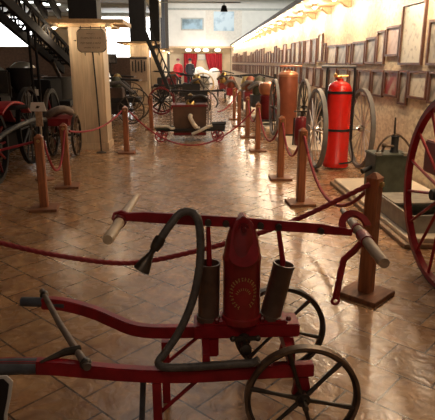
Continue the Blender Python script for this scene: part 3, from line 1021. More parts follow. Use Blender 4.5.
# outlet tap and hose
MB().lathe([(0.016, -0.05), (0.024, -0.045), (0.024, -0.03), (0.016, -0.025), (0.016, 0.03), (0.028, 0.035), (0.028, 0.05)], (0.215, 1.985, 0.455), 'Y', 16).box((0.215, 1.975, 0.49), (0.10, 0.012, 0.016)).cyl((0.215, 1.975, 0.455), (0.215, 1.975, 0.495), 0.010).ball((0.163, 1.975, 0.49), 0.013).ball((0.267, 1.975, 0.49), 0.013).build('outlet_tap', 'iron', PU)
hose_pts = [(0.262, 1.90, 0.435), (0.235, 1.905, 0.418), (0.15, 1.91, 0.412), (0.02, 1.905, 0.408), (-0.09, 1.90, 0.410), (-0.134, 1.908, 0.413), (-0.144, 1.93, 0.421), (-0.115, 1.96, 0.448), (-0.058, 2.00, 0.52),
            (-0.005, 2.02, 0.64), (0.026, 2.03, 0.78), (0.033, 2.05, 0.90), (0.022, 2.07, 0.985), (-0.010, 2.09, 1.010), (-0.050, 2.085, 1.003), (-0.092, 2.06, 0.960), (-0.133, 2.04, 0.905)]
ho = MB().tube(smooth_path(hose_pts, 8), 0.0168, 14).build('hose', 'hose', PU)
MB().tube([(-0.126, 2.045, 0.916), (-0.141, 2.036, 0.893), (-0.156, 2.030, 0.870)], [0.023, 0.024, 0.019], 16).build('coupling', 'iron', ho)
MB().tube([(-0.155, 2.030, 0.874), (-0.166, 2.026, 0.858), (-0.176, 2.022, 0.840)], [0.013, 0.011, 0.018], 14).build('nozzle_neck', 'iron', ho)
nq = (Vector((-0.045, -0.02, -0.075))).normalized().to_track_quat('Z', 'Y').to_matrix()
MB().lathe([(0.016, 0), (0.024, 0.02), (0.036, 0.062), (0.034, 0.064), (0.018, 0.02), (0, 0.018)], (-0.176, 2.024, 0.842), seg=20, mtx=nq).build('nozzle', 'iron', ho)

# ================================================================== card at the lower left corner
r = thing('framed_information_card', 'white-edged dark information card on a stand at the lower left corner of the photo', 'card', (-0.74, 1.60, 0), world=True)
cd = [(-0.86, 0.575), (-0.63, 0.583), (-0.612, 0.560), (-0.625, 0.50), (-0.645, 0.43), (-0.655, 0.33), (-0.87, 0.33)]
MB().prism(cd, 1.600, 1.606, 'Y').build('white_border', 'placard', r)
MB().prism([(-0.745 + (a + 0.745) * 0.90, 0.455 + (b - 0.455) * 0.92) for a, b in cd], 1.596, 1.600, 'Y').build('dark_mount', 'black', r)
MB().prism([(-0.85, 0.52), (-0.665, 0.52), (-0.69, 0.36), (-0.85, 0.36)], 1.593, 1.596, 'Y').build('print', PIC['dark'], r)
MB().cyl((-0.75, 1.62, 0.0), (-0.75, 1.62, 0.5), 0.012, seg=10).build('pole', 'black', r)
MB().lathe([(0.09, 0), (0.09, 0.012), (0.02, 0.025), (0, 0.025)], (-0.75, 1.62, 0), seg=20).build('foot', 'black', r)

# ================================================================== big red wheel and its engine at the right edge
r = thing('red_wheeled_engine', 'tall red spoked wheels of an engine cut by the right edge of the photo', 'fire engine', (2.25, 3.52, 0), world=True)
for x in (1.79, 2.80):
    wheel(r, (x, 3.54, 0.70), 0.69, 'X', 0.038, 0.05, 16, 'red', 'red', 'black', 0.013, 0.075, 0.22, phase=0.2, seg=64, tyre='iron')
MB().tube([(1.7, 3.54, 0.70), (2.86, 3.54, 0.70)], 0.025, 12).build('axle', 'black', r)
MB().box((2.28, 3.5, 0.86), (0.72, 1.5, 0.26)).build('body', 'red_dark', r, bevel=0.01)
MB().lathe([(0.0, 1.0), (0.26, 1.0), (0.26, 1.25), (0.15, 1.36), (0, 1.38)], (2.28, 3.3, 0), seg=28).build('dome', 'brass', r)

# ================================================================== plinth with the green pump box and the grey tray
pl = thing('display_plinth', 'pale two-step display plinth under the green pump box at the right', 'plinth', (2.4, 5.65, 0), world=True)
MB().box((2.42, 5.66, 0.02), (1.08, 2.62, 0.04)).build('lower_step', 'plinth_edge', pl, bevel=0.004)
MB().box((2.44, 5.67, 0.06), (1.02, 2.56, 0.04)).build('top_board', 'plinth', pl, bevel=0.004)

r = thing('tool_tray', 'open dull grey metal tray of fittings on the near end of the plinth', 'tray', (2.36, 4.95, 0.08), world=True)
x0, x1, y0, y1, z0, z1 = 1.99, 2.62, 4.55, 5.42, 0.08, 0.25
t_ = MB().box(((x0 + x1) / 2, (y0 + y1) / 2, z0 + .01), (x1 - x0, y1 - y0, 0.02))
for xx in (x0, x1):
    t_.box((xx, (y0 + y1) / 2, (z0 + z1) / 2), (0.02, y1 - y0, z1 - z0))
for yy in (y0, y1):
    t_.box(((x0 + x1) / 2, yy, (z0 + z1) / 2), (x1 - x0 + .02, 0.02, z1 - z0))
t_.build('tray_body', 'grey_box', r)
MB().box((2.30, 5.18, 0.252), (0.60, 0.44, 0.016)).build('tray_lid', 'grey_box', r)
for k, (fx, fy, a, ml, lab) in enumerate(((2.14, 4.72, 1.2, 'iron', 'dark iron fitting at the left of the grey tray'), (2.28, 4.80, 0.3, 'steel', 'steel fitting in the middle of the grey tray'),
                                     (2.30, 4.68, 0.1, 'iron', 'dark iron fitting at the near side of the grey tray'), (2.50, 4.76, 1.4, 'steel', 'steel fitting at the right of the grey tray'))):
    d = Vector((math.cos(a), math.sin(a), 0)) * (0.10 if k in (0, 3) else 0.07)
    t = thing('hose_fitting', lab, 'fitting', (fx, fy, 0.128), group='loose fittings in the grey tray')
    MB().tube([-d, -d * .6, d * .6, d], [0.025, 0.016, 0.016, 0.025], 10).build('pipe', ml, t)

r = thing('green_box_pump', 'dark green box hand pump with lever and iron hoop on the plinth', 'pump', (2.36, 6.05, 0.08), world=True)
MB().box((2.29, 6.02, 0.33), (0.40, 0.36, 0.50)).box((2.29, 6.02, 0.10), (0.43, 0.39, 0.04)).box((2.29, 6.02, 0.575), (0.43, 0.39, 0.025)).build('box', 'green', r, bevel=0.008)
MB().box((2.45, 5.86, 0.59), (0.10, 0.08, 0.03)).build('box_lid_catch', 'silver', r)
MB().box((2.12, 5.86, 0.595), (0.06, 0.08, 0.03)).build('box_lid_catch', 'silver', r)
MB().tube(smooth_path([(2.14, 6.0, 0.52), (2.17, 6.0, 0.66), (2.26, 6.0, 0.77), (2.36, 6.0, 0.80), (2.46, 6.0, 0.74), (2.56, 6.0, 0.62), (2.60, 6.0, 0.56)], 6), 0.012, 8).build('hoop', 'iron_brown', r)
MB().lathe([(0.055, 0.58), (0.05, 0.60), (0.042, 0.62), (0.042, 0.76), (0.05, 0.77), (0.03, 0.80), (0, 0.81)], (2.36, 6.02, 0), seg=16).build('pump_barrel', 'black', r)
MB().tube([(2.34, 6.0, 0.79), (2.335, 6.0, 0.99)], [0.014, 0.010], 8).build('lever', 'iron', r)
MB().tube([(2.36, 6.0, 0.66), (2.22, 5.97, 0.67), (2.20, 5.97, 0.60)], 0.016, 8).ball((2.21, 5.95, 0.68), 0.03).build('spout', 'iron_brown', r)
MB().cyl((2.09, 5.98, 0.42), (1.97, 5.93, 0.38), 0.025, 0.03, 12).build('outlet', 'black', r)

# ================================================================== wheeled red extinguisher
r = thing('wheeled_extinguisher', 'bright red tall extinguisher tank between two large spoked wheels', 'fire extinguisher', (2.27, 8.1, 0), world=True)
TX, TY = 2.255, 8.1
MB().lathe([(0.17, 0.02), (0.195, 0.03), (0.2, 0.05), (0.2, 0.10), (0.185, 0.12), (0.185, 1.16), (0.178, 1.22), (0.15, 1.28), (0.09, 1.32), (0.05, 1.33), (0.05, 1.36), (0, 1.36)], (TX, TY, 0), seg=36).build('tank', 'red_bright', r)
for zz in (0.60, 1.16):
    MB().ring((TX, TY, zz), 0.195, 0.035, 0.014, 'Z', 36).build('strap', 'black', r)
for sx in (-1, 1):
    MB().tube([(TX + sx * 0.21, TY - 0.03, 0.45), (TX + sx * 0.21, TY - 0.03, 1.46), (TX + sx * .20, TY - 0.03, 1.52)], 0.021, 10).build('frame_upright', 'black', r)
MB().tube([(TX - 0.30, TY - 0.03, 1.53), (TX + 0.22, TY - 0.03, 1.53)], 0.022, 10).build('handle_bar', 'grey_paint', r)
MB().cyl((TX, TY, 1.35), (TX, TY, 1.42), 0.028, seg=10).tube([(TX - 0.11, TY - .02, 1.39), (TX + 0.11, TY - .02, 1.40)], 0.014, 8).ball((TX - 0.08, TY - .02, 1.41), 0.032).build('valve', 'brass', r)
MB().tube([(TX - 0.37, TY, 0.6), (TX + 0.37, TY, 0.6)], 0.02, 10).build('axle', 'steel', r)
for x, s_ in ((TX - 0.33, -1), (TX + 0.36, 1)):
    wheel(r, (x, TY, 0.61), 0.605, 'X', 0.045, 0.065, 14, 'tyre', 'spoke_white', 'steel', 0.010, 0.05, 0.14, seg=64, dish=s_ * 0.04)
MB().tube(smooth_path([(TX + 0.21, TY, 0.45), (TX + 0.23, TY - .1, 0.22), (TX + 0.2, TY - 0.15, 0.12), (TX, TY - 0.21, 0.10)], 5), 0.014, 8).build('support_leg', 'black', r)

# ================================================================== copper cylinder cart and smaller machines along the right wall


def small_plinth(x, y, w, d, label):
    return tag(MB().box((x, y, 0.04), (w, d, 0.08)).build('display_plinth', 'plinth', bevel=0.004), label, 'plinth')


small_plinth(2.33, 10.75, 1.05, 2.8, 'pale plinth under the copper-brown cylinder')
small_plinth(2.33, 14.4, 1.1, 3.6, 'pale plinth farther back along the right wall')
small_plinth(2.33, 18.9, 1.1, 4.4, 'farthest pale plinth along the right wall')
r = thing('copper_cylinder_cart', 'tall copper-brown cylinder with a bright band between two grey wheels', 'fire extinguisher', (2.07, 11.4, 0.08), world=True)
MB().lathe([(0.19, 0.12), (0.205, 0.14), (0.205, 1.32), (0.2, 1.34)], (2.06, 11.4, 0), seg=32).build('tank', 'copper', r)
MB().lathe([(0.212, 1.30), (0.212, 1.35), (0.17, 1.40), (0.10, 1.42), (0.05, 1.42), (0.05, 1.46), (0, 1.46)], (2.06, 11.4, 0), seg=32).build('tank_cap', 'copper_top', r)
MB().tube([(1.86, 11.35, 1.52), (2.33, 11.35, 1.52)], 0.015, 8).tube([(1.95, 11.35, 1.38), (1.92, 11.35, 1.52)], 0.012, 8).tube([(2.2, 11.35, 1.38), (2.22, 11.35, 1.52)], 0.012, 8).build('handle_bar', 'copper_top', r)
MB().tube([(1.74, 11.4, 0.66), (2.45, 11.4, 0.66)], 0.018, 8).build('axle', 'iron', r)
for x in (1.78, 2.42):
    wheel(r, (x, 11.4, 0.67), 0.59, 'X', 0.05, 0.06, 10, 'tyre', 'iron', 'iron', 0.014, 0.05, 0.14, seg=48)
MB().box((2.06, 11.4, 0.10), (0.3, 0.3, 0.04)).build('support_leg', 'iron', r)

r = thing('small_red_extinguisher', 'low dark red extinguisher drum beside the copper cylinder', 'fire extinguisher', (2.06, 9.95, 0.08), world=True)
MB().lathe([(0.12, 0.08), (0.13, 0.10), (0.13, 0.54), (0.10, 0.60), (0.05, 0.62), (0, 0.62)], (2.08, 9.95, 0), seg=24).build('tank', 'red_dark', r)
MB().cyl((2.08, 9.95, 0.61), (2.08, 9.95, 0.70), 0.03, seg=10).box((2.06, 9.95, 0.71), (0.26, 0.06, 0.03)).build('valve', 'iron', r)
MB().tube([(1.93, 9.9, 0.6), (1.92, 9.9, 0.09)], 0.014, 8).build('hose', 'black', r)
r = thing('black_hose_reel', 'black hose reel standing between the dark red drum and bright red extinguisher', 'hose reel', (2.45, 10.1, 0.08), world=True)
MB().lathe([(0.14, -0.12), (0.30, -0.12), (0.30, -0.10), (0.14, -0.09), (0.14, 0.09), (0.30, 0.10), (0.30, 0.12), (0.14, 0.12)], (2.45, 10.1, 0.75), 'X', 28).build('drum', 'black', r)
MB().tube([(2.45, 9.95, 0.10), (2.45, 10.1, 0.75), (2.45, 10.25, 0.10)], 0.02, 8).build('stand', 'iron', r)

r = thing('copper_bowl_engine', 'dark red drum with a copper bowl and black pump lever, by the fifth post', 'fire engine', (1.98, 13.5, 0.08), world=True)
MB().lathe([(0.2, 0.2), (0.22, 0.24), (0.22, 0.78), (0.2, 0.80)], (1.97, 13.5, 0), seg=24).build('tank', 'red_dark', r)
MB().lathe([(0.18, 0.80), (0.24, 0.86), (0.27, 1.0), (0.24, 1.08), (0.14, 1.12), (0, 1.13)], (1.97, 13.5, 0), seg=24).build('bowl', 'copper_top', r)
MB().tube([(2.05, 13.3, 0.7), (2.08, 13.3, 1.32)], 0.025, 8).tube([(1.8, 13.4, 1.1), (2.2, 13.2, 0.95)], 0.02, 8).build('lever', 'black', r)
MB().box((1.97, 13.5, 0.19), (0.5, 0.6, 0.04)).build('bed', 'black', r)
for x in (1.70, 2.30):
    wheel(r, (x, 13.5, 0.36), 0.28, 'X', 0.03, 0.04, 8, 'iron', 'iron', 'iron', 0.012, 0.04, 0.1, seg=32)
MB().tube([(1.66, 13.5, 0.36), (2.34, 13.5, 0.36)], 0.015, 8).build('axle', 'iron', r)


def small_engine(loc, label, body, dome, s=1.0, drape=None):
    r = thing('small_hand_pump_cart', label, 'fire pump', loc, group='small hand pump carts along the far right')
    MB().box((0, 0, 0.42 * s), (0.42 * s, 0.62 * s, 0.30 * s)).build('body', body, r, bevel=0.01)
    MB().lathe([(0.16 * s, 0.56 * s), (0.18 * s, 0.62 * s), (0.18 * s, 0.85 * s), (0.12 * s, 0.98 * s), (0.05 * s, 1.03 * s), (0, 1.04 * s)], seg=20).build('air_chamber', dome, r)
    MB().tube([(-0.5 * s, 0, 1.04 * s), (0, 0, 1.08 * s), (0.45 * s, 0, 0.98 * s)], 0.022 * s, 8).build('pump_beam', 'black', r)
    for sx in (-1, 1):
        for sy in (-1, 1):
            wheel(r, (sx * 0.26 * s, sy * 0.25 * s, 0.18 * s), 0.18 * s, 'X', 0.02, 0.03, 6, 'iron', 'iron', 'iron', 0.009, 0.03, 0.06, seg=24)
    if drape:
        MB().tube(smooth_path([(-0.3 * s, -0.2, 0.72 * s), (-0.1 * s, -0.25, 0.86 * s), (0.12 * s, -0.22, 0.80 * s), (0.25 * s, -0.22, 0.5 * s)], 5), 0.06 * s, 10).build('coiled_hose', drape, r)
    return r


small_engine((1.95, 15.3, 0.08), 'dark hand pump cart with coiled grey hose behind the far right posts', 'black', 'olive', 1.1, 'hose')
small_engine((1.95, 17.6, 0.08), 'red-brown hand pump cart far along the right wall', 'red_dark', 'copper', 1.05, 'old_wood')
small_engine((2.0, 19.6, 0.08), 'brown hand pump cart farther along the right wall', 'chest', 'brass', 1.0)
small_engine((1.7, 22.5, 0.0), 'red hand pump cart near the end of the right wall', 'red', 'copper', 1.0, 'old_wood')
small_engine((1.6, 26.0, 0.0), 'farthest hand pump cart before the right curtain', 'red_dark', 'brass', 1.1, 'old_wood')

# ================================================================== middle cart with brown chest
r = thing('chest_pump_cart', 'low four-wheeled cart with a brown wooden pump chest in the middle of the hall', 'fire pump', (0.0, 11.2, 0), world=True)
ch_ = MB().box((-0.02, 11.35, 0.42), (0.66, 0.55, 0.60), taper=1.06)
ch_.build('chest', 'chest', r, bevel=0.01)
MB().box((-0.02, 11.35, 0.735), (0.74, 0.62, 0.035)).box((-0.02, 11.07, 0.16), (0.68, 0.03, 0.05)).build('chest_rim', 'red_dark', r)
MB().box((-0.01, 11.3, 0.245), (1.42, 0.60, 0.05)).build('platform', 'black', r, bevel=0.006)
MB().box((-0.58, 11.25, 0.285), (0.34, 0.5, 0.03)).build('step_board', 'olive', r)
MB().box((0.56, 11.25, 0.30), (0.30, 0.5, 0.06)).tube([(0.42, 11.1, 0.35), (0.72, 11.1, 0.36)], 0.03, 8).tube([(0.42, 11.25, 0.35), (0.74, 11.2, 0.37)], 0.03, 8).build('tool_box', 'black_soft', r)
for x in (-0.62, 0.56):
    for y in (11.02, 11.55):
        wheel(r, (x, y, 0.125), 0.125, 'Y', 0.02, 0.04, 6, 'red', 'red', 'red_dark', 0.012, 0.03, 0.08, seg=28, phase=0.3)
    MB().tube([(x, 10.98, 0.125), (x, 11.6, 0.125)], 0.014, 8).build('axle', 'black', r)
MB().lathe([(0.11, 0.75), (0.10, 0.80), (0.07, 0.84), (0.04, 0.85), (0.04, 0.92), (0.06, 0.94), (0, 0.98)], (0.0, 11.3, 0), seg=20).build('air_chamber', 'brass', r)
MB().tube([(-0.42, 11.3, 1.03), (0.15, 11.3, 1.01), (0.70, 11.3, 1.03)], 0.022, 8).build('pump_beam', 'black', r)
MB().tube([(-0.42, 11.0, 1.03), (-0.42, 11.6, 1.03)], 0.018, 8).build('handle', 'black', r)
MB().tube([(0.70, 11.0, 1.03), (0.70, 11.6, 1.03)], 0.018, 8).build('handle', 'black', r)
for x in (-0.30, -0.42, 0.36, 0.42):
    MB().tube([(x, 11.1, 0.27), (x, 11.1, 0.95 if abs(x) < .4 else 1.03)], 0.011, 8).build('upright', 'old_wood', r)
MB().box((0.14, 11.4, 0.85), (0.36, 0.3, 0.14)).tube(smooth_path([(-0.02, 11.2, 0.80), (0.1, 11.15, 0.90), (0.25, 11.15, 0.92), (0.38, 11.2, 0.80)], 5), 0.035, 10).build('leather_bellows', 'black_soft', r)
MB().tube(smooth_path([(0.0, 11.04, 0.55), (-0.01, 11.0, 0.50), (0.05, 10.99, 0.38), (0.12, 10.98, 0.30), (0.18, 10.99, 0.285)], 5), [0.045] * 16 + [0.03] * 5, 10).build('canvas_hose', 'canvas', r)
MB().tube(smooth_path([(0.02, 11.0, 0.16), (0.2, 10.99, 0.24), (0.34, 10.99, 0.31), (0.44, 11.0, 0.34)], 5), 0.032, 10).build('canvas_hose', 'canvas', r)
MB().tube(smooth_path([(-0.72, 11.0, 0.32), (-0.5, 10.99, 0.33), (-0.40, 10.99, 0.28), (-0.33, 11.0, 0.29)], 5), 0.025, 10).build('canvas_hose', 'canvas', r)
MB().tube(smooth_path([(0.40, 11.2, 1.0), (0.48, 11.15, 0.95), (0.56, 11.1, 0.80), (0.52, 11.1, 0.70)], 5), 0.018, 8).build('rubber_hose', 'hose', r)

r = thing('large_wheel_hose_cart', 'hose cart with a large golden-rimmed wheel before the far lit table', 'hose cart', (0.55, 25.0, 0), world=True)
wheel(r, (0.60, 25.0, 0.62), 0.50, 'Y', 0.035, 0.05, 8, 'brass', 'iron', 'iron', 0.018, 0.07, 0.14, seg=40)
wheel(r, (0.60, 25.9, 0.62), 0.50, 'Y', 0.035, 0.05, 8, 'brass', 'iron', 'iron', 0.018, 0.07, 0.14, seg=40)
MB().tube([(0.6, 24.9, 0.62), (0.6, 26.0, 0.62)], 0.03, 8).build('axle', 'iron', r)
MB().lathe([(0.3, -0.35), (0.3, 0.35)], (0.6, 25.45, 0.62), 'Y', 24).build('hose_drum', 'canvas', r)
MB().box((0.0, 25.45, 0.45), (1.3, 0.5, 0.10)).box((-0.45, 25.45, 0.2), (0.1, 0.4, 0.4)).build('body', 'chest', r)

# ================================================================== left side: ladder engine
r = thing('ladder_engine', 'old black and red ladder fire engine with spoked wheels and raised lattice ladder at left', 'fire engine', (-3.1, 9.0, 0), world=True)
for x in (-2.62, -3.95):
    for y, R_ in ((7.15, 0.50), (10.3, 0.55)):
        wheel(r, (x, y, R_ + .012), R_, 'X', 0.06, 0.07, 12, 'black', 'red_dark', 'black', 0.02, 0.08, 0.2, seg=48, tyre='iron')
for y, R_ in ((7.15, 0.50), (10.3, 0.55)):
    MB().tube([(-2.6, y, R_), (-3.98, y, R_)], 0.03, 8).build('axle', 'black', r)
MB().box((-3.28, 8.9, 0.78), (0.72, 4.2, 0.12)).bar((-3.0, 6.6, 0.74), (-3.0, 5.9, 0.55), 0.06, 0.06).build('chassis', 'black', r, bevel=0.01)
hood = MB().prism([(6.5, 0.84), (7.9, 0.84), (7.9, 1.16), (7.5, 1.21), (6.8, 1.13), (6.5, 1.02)], -3.52, -2.78, 'X')
hood.build('engine_hood', 'red', r, bevel=0.02)
MB().tube(smooth_path([(-2.66, 6.55, 0.78), (-2.66, 6.75, 1.0), (-2.66, 7.15, 1.10), (-2.66, 7.6, 1.0), (-2.66, 7.9, 0.78), (-2.66, 8.8, 0.70)], 5), 0.03, flat=(0.26, 0.03)).build('mudguard', 'red_dark', r)
MB().box((-3.05, 7.9, 0.52), (0.80, 1.1, 0.42)).build('engine_dark_fill', 'black_matte', r, bevel=0.02)  # black box added to darken the bright gap under the chassis
MB().box((-2.95, 9.3, 0.50), (0.80, 0.9, 0.44)).build('locker_dark_fill', 'black_matte', r, bevel=0.02)  # second added black filler, hiding the bright floor beneath
MB().box((-2.90, 10.7, 0.98), (0.60, 0.9, 0.60)).build('rear_locker', 'black_matte', r, bevel=0.02)
MB().tube(smooth_path([(-2.40, 6.75, 0.98), (-2.40, 6.9, 1.04), (-2.40, 7.2, 1.09), (-2.40, 7.6, 1.04), (-2.40, 7.95, 0.90)], 6), 0.03, flat=(0.16, 0.03)).build('mudguard', 'red', r)
MB().tube([(-3.2, 7.3, 0.95), (-2.55, 7.3, 1.0), (-2.2, 7.4, 1.02)], 0.03, 8).build('lamp_bar', 'black', r)
MB().tube(smooth_path([(-2.4, 6.3, 0.62), (-2.36, 7.0, 0.74), (-2.30, 7.9, 0.78), (-2.3, 8.6, 0.72)], 5), 0.035, 8).build('running_board', 'black', r)
wheel(r, (-2.46, 8.30, 0.66), 0.58, 'X', 0.045, 0.06, 12, 'black_matte', 'black', 'black', 0.016, 0.07, 0.16, seg=48)
MB().box((-3.2, 8.5, 0.98), (0.7, 0.5, 0.28)).box((-3.2, 8.8, 1.25), (0.7, 0.1, 0.45)).build('seat', 'black_soft', r, bevel=0.03)
MB().ring((-3.2, 8.1, 1.28), 0.2, 0.03, 0.025, 'Y', 28).tube([(-3.2, 8.1, 1.28), (-3.2, 7.85, 1.0)], 0.015, 8).build('steering_wheel', 'black', r)
MB().lathe([(0.30, -0.45), (0.34, -0.40), (0.34, 0.40), (0.30, 0.45)], (-3.55, 9.6, 1.22), 'Y', 28).build('water_drum', 'olive', r)
MB().lathe([(0.20, 1.51), (0.19, 1.53), (0.12, 1.585), (0.05, 1.605), (0, 1.61)], (-2.70, 9.0, 0), seg=24).build('dome_highlight', 'silver', r)  # silver cap stands in for the highlight on the dark dome
MB().lathe([(0.10, 1.12), (0.16, 1.25), (0.20, 1.42), (0.205, 1.51)], (-2.75, 9.0, 0), seg=24).build('bell_skirt', 'black_matte', r)
MB().tube([(-3.9, 8.9, 1.15), (-3.4, 8.6, 1.60), (-3.0, 8.7, 1.25)], 0.02, 8).build('windscreen_frame', 'iron', r)
MB().box((-2.95, 9.6, 1.0), (0.35, 0.7, 0.35)).build('side_locker', 'black_soft', r, bevel=0.01)
MB().cyl((-2.78, 11.7, 0.84), (-2.78, 11.7, 1.30), 0.40, 0.30, 28).box((-2.85, 11.6, 0.80), (0.9, 1.4, 0.1)).build('turntable', 'black', r)
MB().tube([(-3.05 + 0.18 * math.cos(a), 11.15, 1.05 + 0.18 * math.sin(a)) for a in [2 * PI * k / 20 for k in range(20)]], 0.015, 6, closed=True).build('crank_wheel', 'iron', r)
MB().box((-2.58, 9.0, 1.12), (0.22, 0.012, 0.10)).build('number_plate', 'placard', r)
# lattice ladder
A0, B0 = Vector((-2.60, 12.1, 1.43)), Vector((-2.60, 6.3, 2.70))
lad_side = []
dirv = (B0 - A0).normalized()
side = Vector((1, 0, 0))
upv = side.cross(dirv).normalized()
if upv.z < 0:
    upv = -upv
L_ = (B0 - A0).length
root_rail = None
for sx in (-0.16, 0.16):
    a, b = A0 + side * sx, B0 + side * sx
    m = MB().bar(a, b, 0.06, 0.15).bar(a + upv * 0.26, b + upv * 0.26, 0.04, 0.06)
    n = 16
    for k in range(n):
        p = a + dirv * (L_ * k / n)
        q = a + dirv * (L_ * (k + 1) / n)
        m.bar(p, q + upv * 0.26, 0.028, 0.028) if k % 2 == 0 else m.bar(p + upv * 0.26, q, 0.028, 0.028)
        m.bar(p, p + upv * 0.26, 0.022, 0.022, up=(0, 1, 0))
    m.build('ladder_rail', 'black_matte', r)
for k in range(1, 19):
    p = A0 + dirv * (L_ * k / 19) + upv * 0.07
    MB().cyl(p - side * 0.16, p + side * 0.16, 0.016, seg=8).build('rung', 'black_matte', r)
MB().tube([(-2.72, 11.9, 1.1), (-2.72, 11.0, 1.62)], 0.04, 8).build('ladder_strut', 'iron', r)
for x in (-2.53, -2.43):
    MB().tube([(x, 8.9, 0.8), (x, 8.9, 2.10)], 0.022, 8).build('ladder_rest', 'black_matte', r)
# second extension ladder lying on the first, ending short of the column shelf
E0, E1 = A0 + dirv * 2.75 + upv * 0.34 + side * 0.22, B0 + upv * 0.60 + side * 0.30
m = MB()
for sx in (0.0, 0.22):
    m.bar(E0 + side * sx, E1 + side * sx, 0.06, 0.12)
o = m.build('extension_ladder', 'black_matte', r)
for k in range(1, 12):
    p = E0.lerp(E1, k / 12)
    MB().cyl(p, p + side * 0.22, 0.014, seg=6).build('rung', 'black_matte', o)

r = thing('placard_stand', 'white placard with a black mark on a round-footed stand behind the left posts', 'sign', (-2.07, 7.45, 0), world=True)
MB().lathe([(0.13, 0), (0.13, 0.02), (0.03, 0.04), (0, 0.04)], (-2.07, 7.45, 0), seg=24).build('foot', 'base', r)
MB().cyl((-2.07, 7.45, 0.03), (-2.07, 7.45, 0.95), 0.016, seg=10).build('pole', 'silver', r)
MB().box((-2.07, 7.43, 0.85), (0.09, 0.02, 0.2)).build('back_board', 'bar_wood', r)
MB().prism([(-0.11, 0), (0.11, 0), (0.085, 0.12), (-0.085, 0.12)], -0.006, 0.006, 'Y', (-2.07, 7.41, 0.955)).build('card', 'placard', r)
MB().prism([(-0.03, 0), (0.01, 0.0), (0.03, 0.028), (-0.01, 0.036), (-0.02, 0.02)], -0.002, 0.002, 'Y', (-2.07, 7.402, 0.995)).build('printed_mark', 'black', r)

r = thing('hose_reel_cart', 'small spoked hose cart with folded grey canvas against the pine column', 'hose cart', (-2.23, 9.48, 0), world=True)
for x in (-2.02, -2.44):
    wheel(r, (x, 9.48, 0.36), 0.36, 'X', 0.03, 0.04, 12, 'iron', 'iron_brown', 'black', 0.012, 0.05, 0.12, seg=40)
MB().tube([(-1.98, 9.48, 0.36), (-2.48, 9.48, 0.36)], 0.02, 8).build('axle', 'iron', r)
MB().box((-2.23, 9.48, 0.62), (0.34, 0.76, 0.12)).build('bed', 'red_dark', r)
MB().tube(smooth_path([(-2.42, 9.18, 0.72), (-2.3, 9.13, 0.80), (-2.15, 9.18, 0.84), (-2.06, 9.38, 0.76)], 5), 0.06, 10).tube(smooth_path([(-2.42, 9.48, 0.72), (-2.2, 9.48, 0.80), (-2.08, 9.58, 0.76)], 5), 0.06, 10).build('folded_canvas', 'old_wood', r)
# ================================================================== tan sign on a pole before the pine column
r = thing('wrought_iron_sign', 'tan notched-corner sign with faded writing on a thin black pole at the pine column', 'sign', (-1.655, 9.72, 0), world=True)
MB().lathe([(0.09, 0), (0.09, 0.012), (0.02, 0.03), (0, 0.03)], (-1.64, 9.72, 0), seg=20).build('foot', 'black', r)
MB().tube([(-1.64, 9.72, 0.02), (-1.655, 9.72, 0.9), (-1.69, 9.72, 1.77)], 0.013, 8).build('pole', 'black', r)
sw, shh, cc = 0.235, 0.185, 0.06
pl_ = [(-sw + cc, -shh), (sw - cc, -shh), (sw - .02, -shh + .025), (sw, -shh + cc), (sw, shh - cc), (sw - .02, shh - .025), (sw - cc, shh), (-sw + cc, shh), (-sw + .02, shh - .025), (-sw, shh - cc), (-sw, -shh + cc), (-sw + .02, -shh + .025)]
MB().prism([(a * 1.05, b * 1.06) for a, b in pl_], 0.0, 0.015, 'Y', (-1.70, 9.715, 1.955)).build('sign_edge', 'black', r)
MB().prism(pl_, -0.008, 0.0, 'Y', (-1.70, 9.715, 1.955)).build('sign_board', 'sign_board', r)
tx = MB()
rt = random.Random(11)
for zz, hw, hh in ((0.115, 0.07, 0.016), (0.045, 0.17, 0.03), (-0.04, 0.18, 0.03), (-0.115, 0.13, 0.022)):
    x = -hw
    while x < hw:
        lw = rt.uniform(0.008, 0.014)
        tx.box((-1.70 + x, 9.705, 1.955 + zz), (0.005, 0.004, hh))
        tx.box((-1.70 + x + lw * .5, 9.705, 1.955 + zz + rt.choice((-.4, 0, .4)) * hh), (lw, 0.004, 0.006))
        x += lw + rt.choice((0.008, 0.008, 0.02))
tx.build('sign_writing', 'sign_text', r)
ir = MB()
for x, z, dx, dz in ((-0.17, 0.20, 0, 1), (0.17, 0.20, 0, 1), (0.0, 0.20, 0, 1), (-0.26, 0, -1, 0), (0.26, 0, 1, 0), (-0.12, -0.2, 0, -1), (0.12, -0.2, 0, -1)):
    ir.tube([(-1.70 + x, 9.72, 1.955 + z), (-1.70 + x + dx * 0.045, 9.72, 1.955 + z + dz * 0.05)], [0.012, 0.004], 8)
ir.tube([(-1.90, 9.72, 2.17), (-1.50, 9.72, 2.17)], 0.007, 8)
ir.build('iron_scrollwork', 'black', r)

# ================================================================== engines between the first and second column


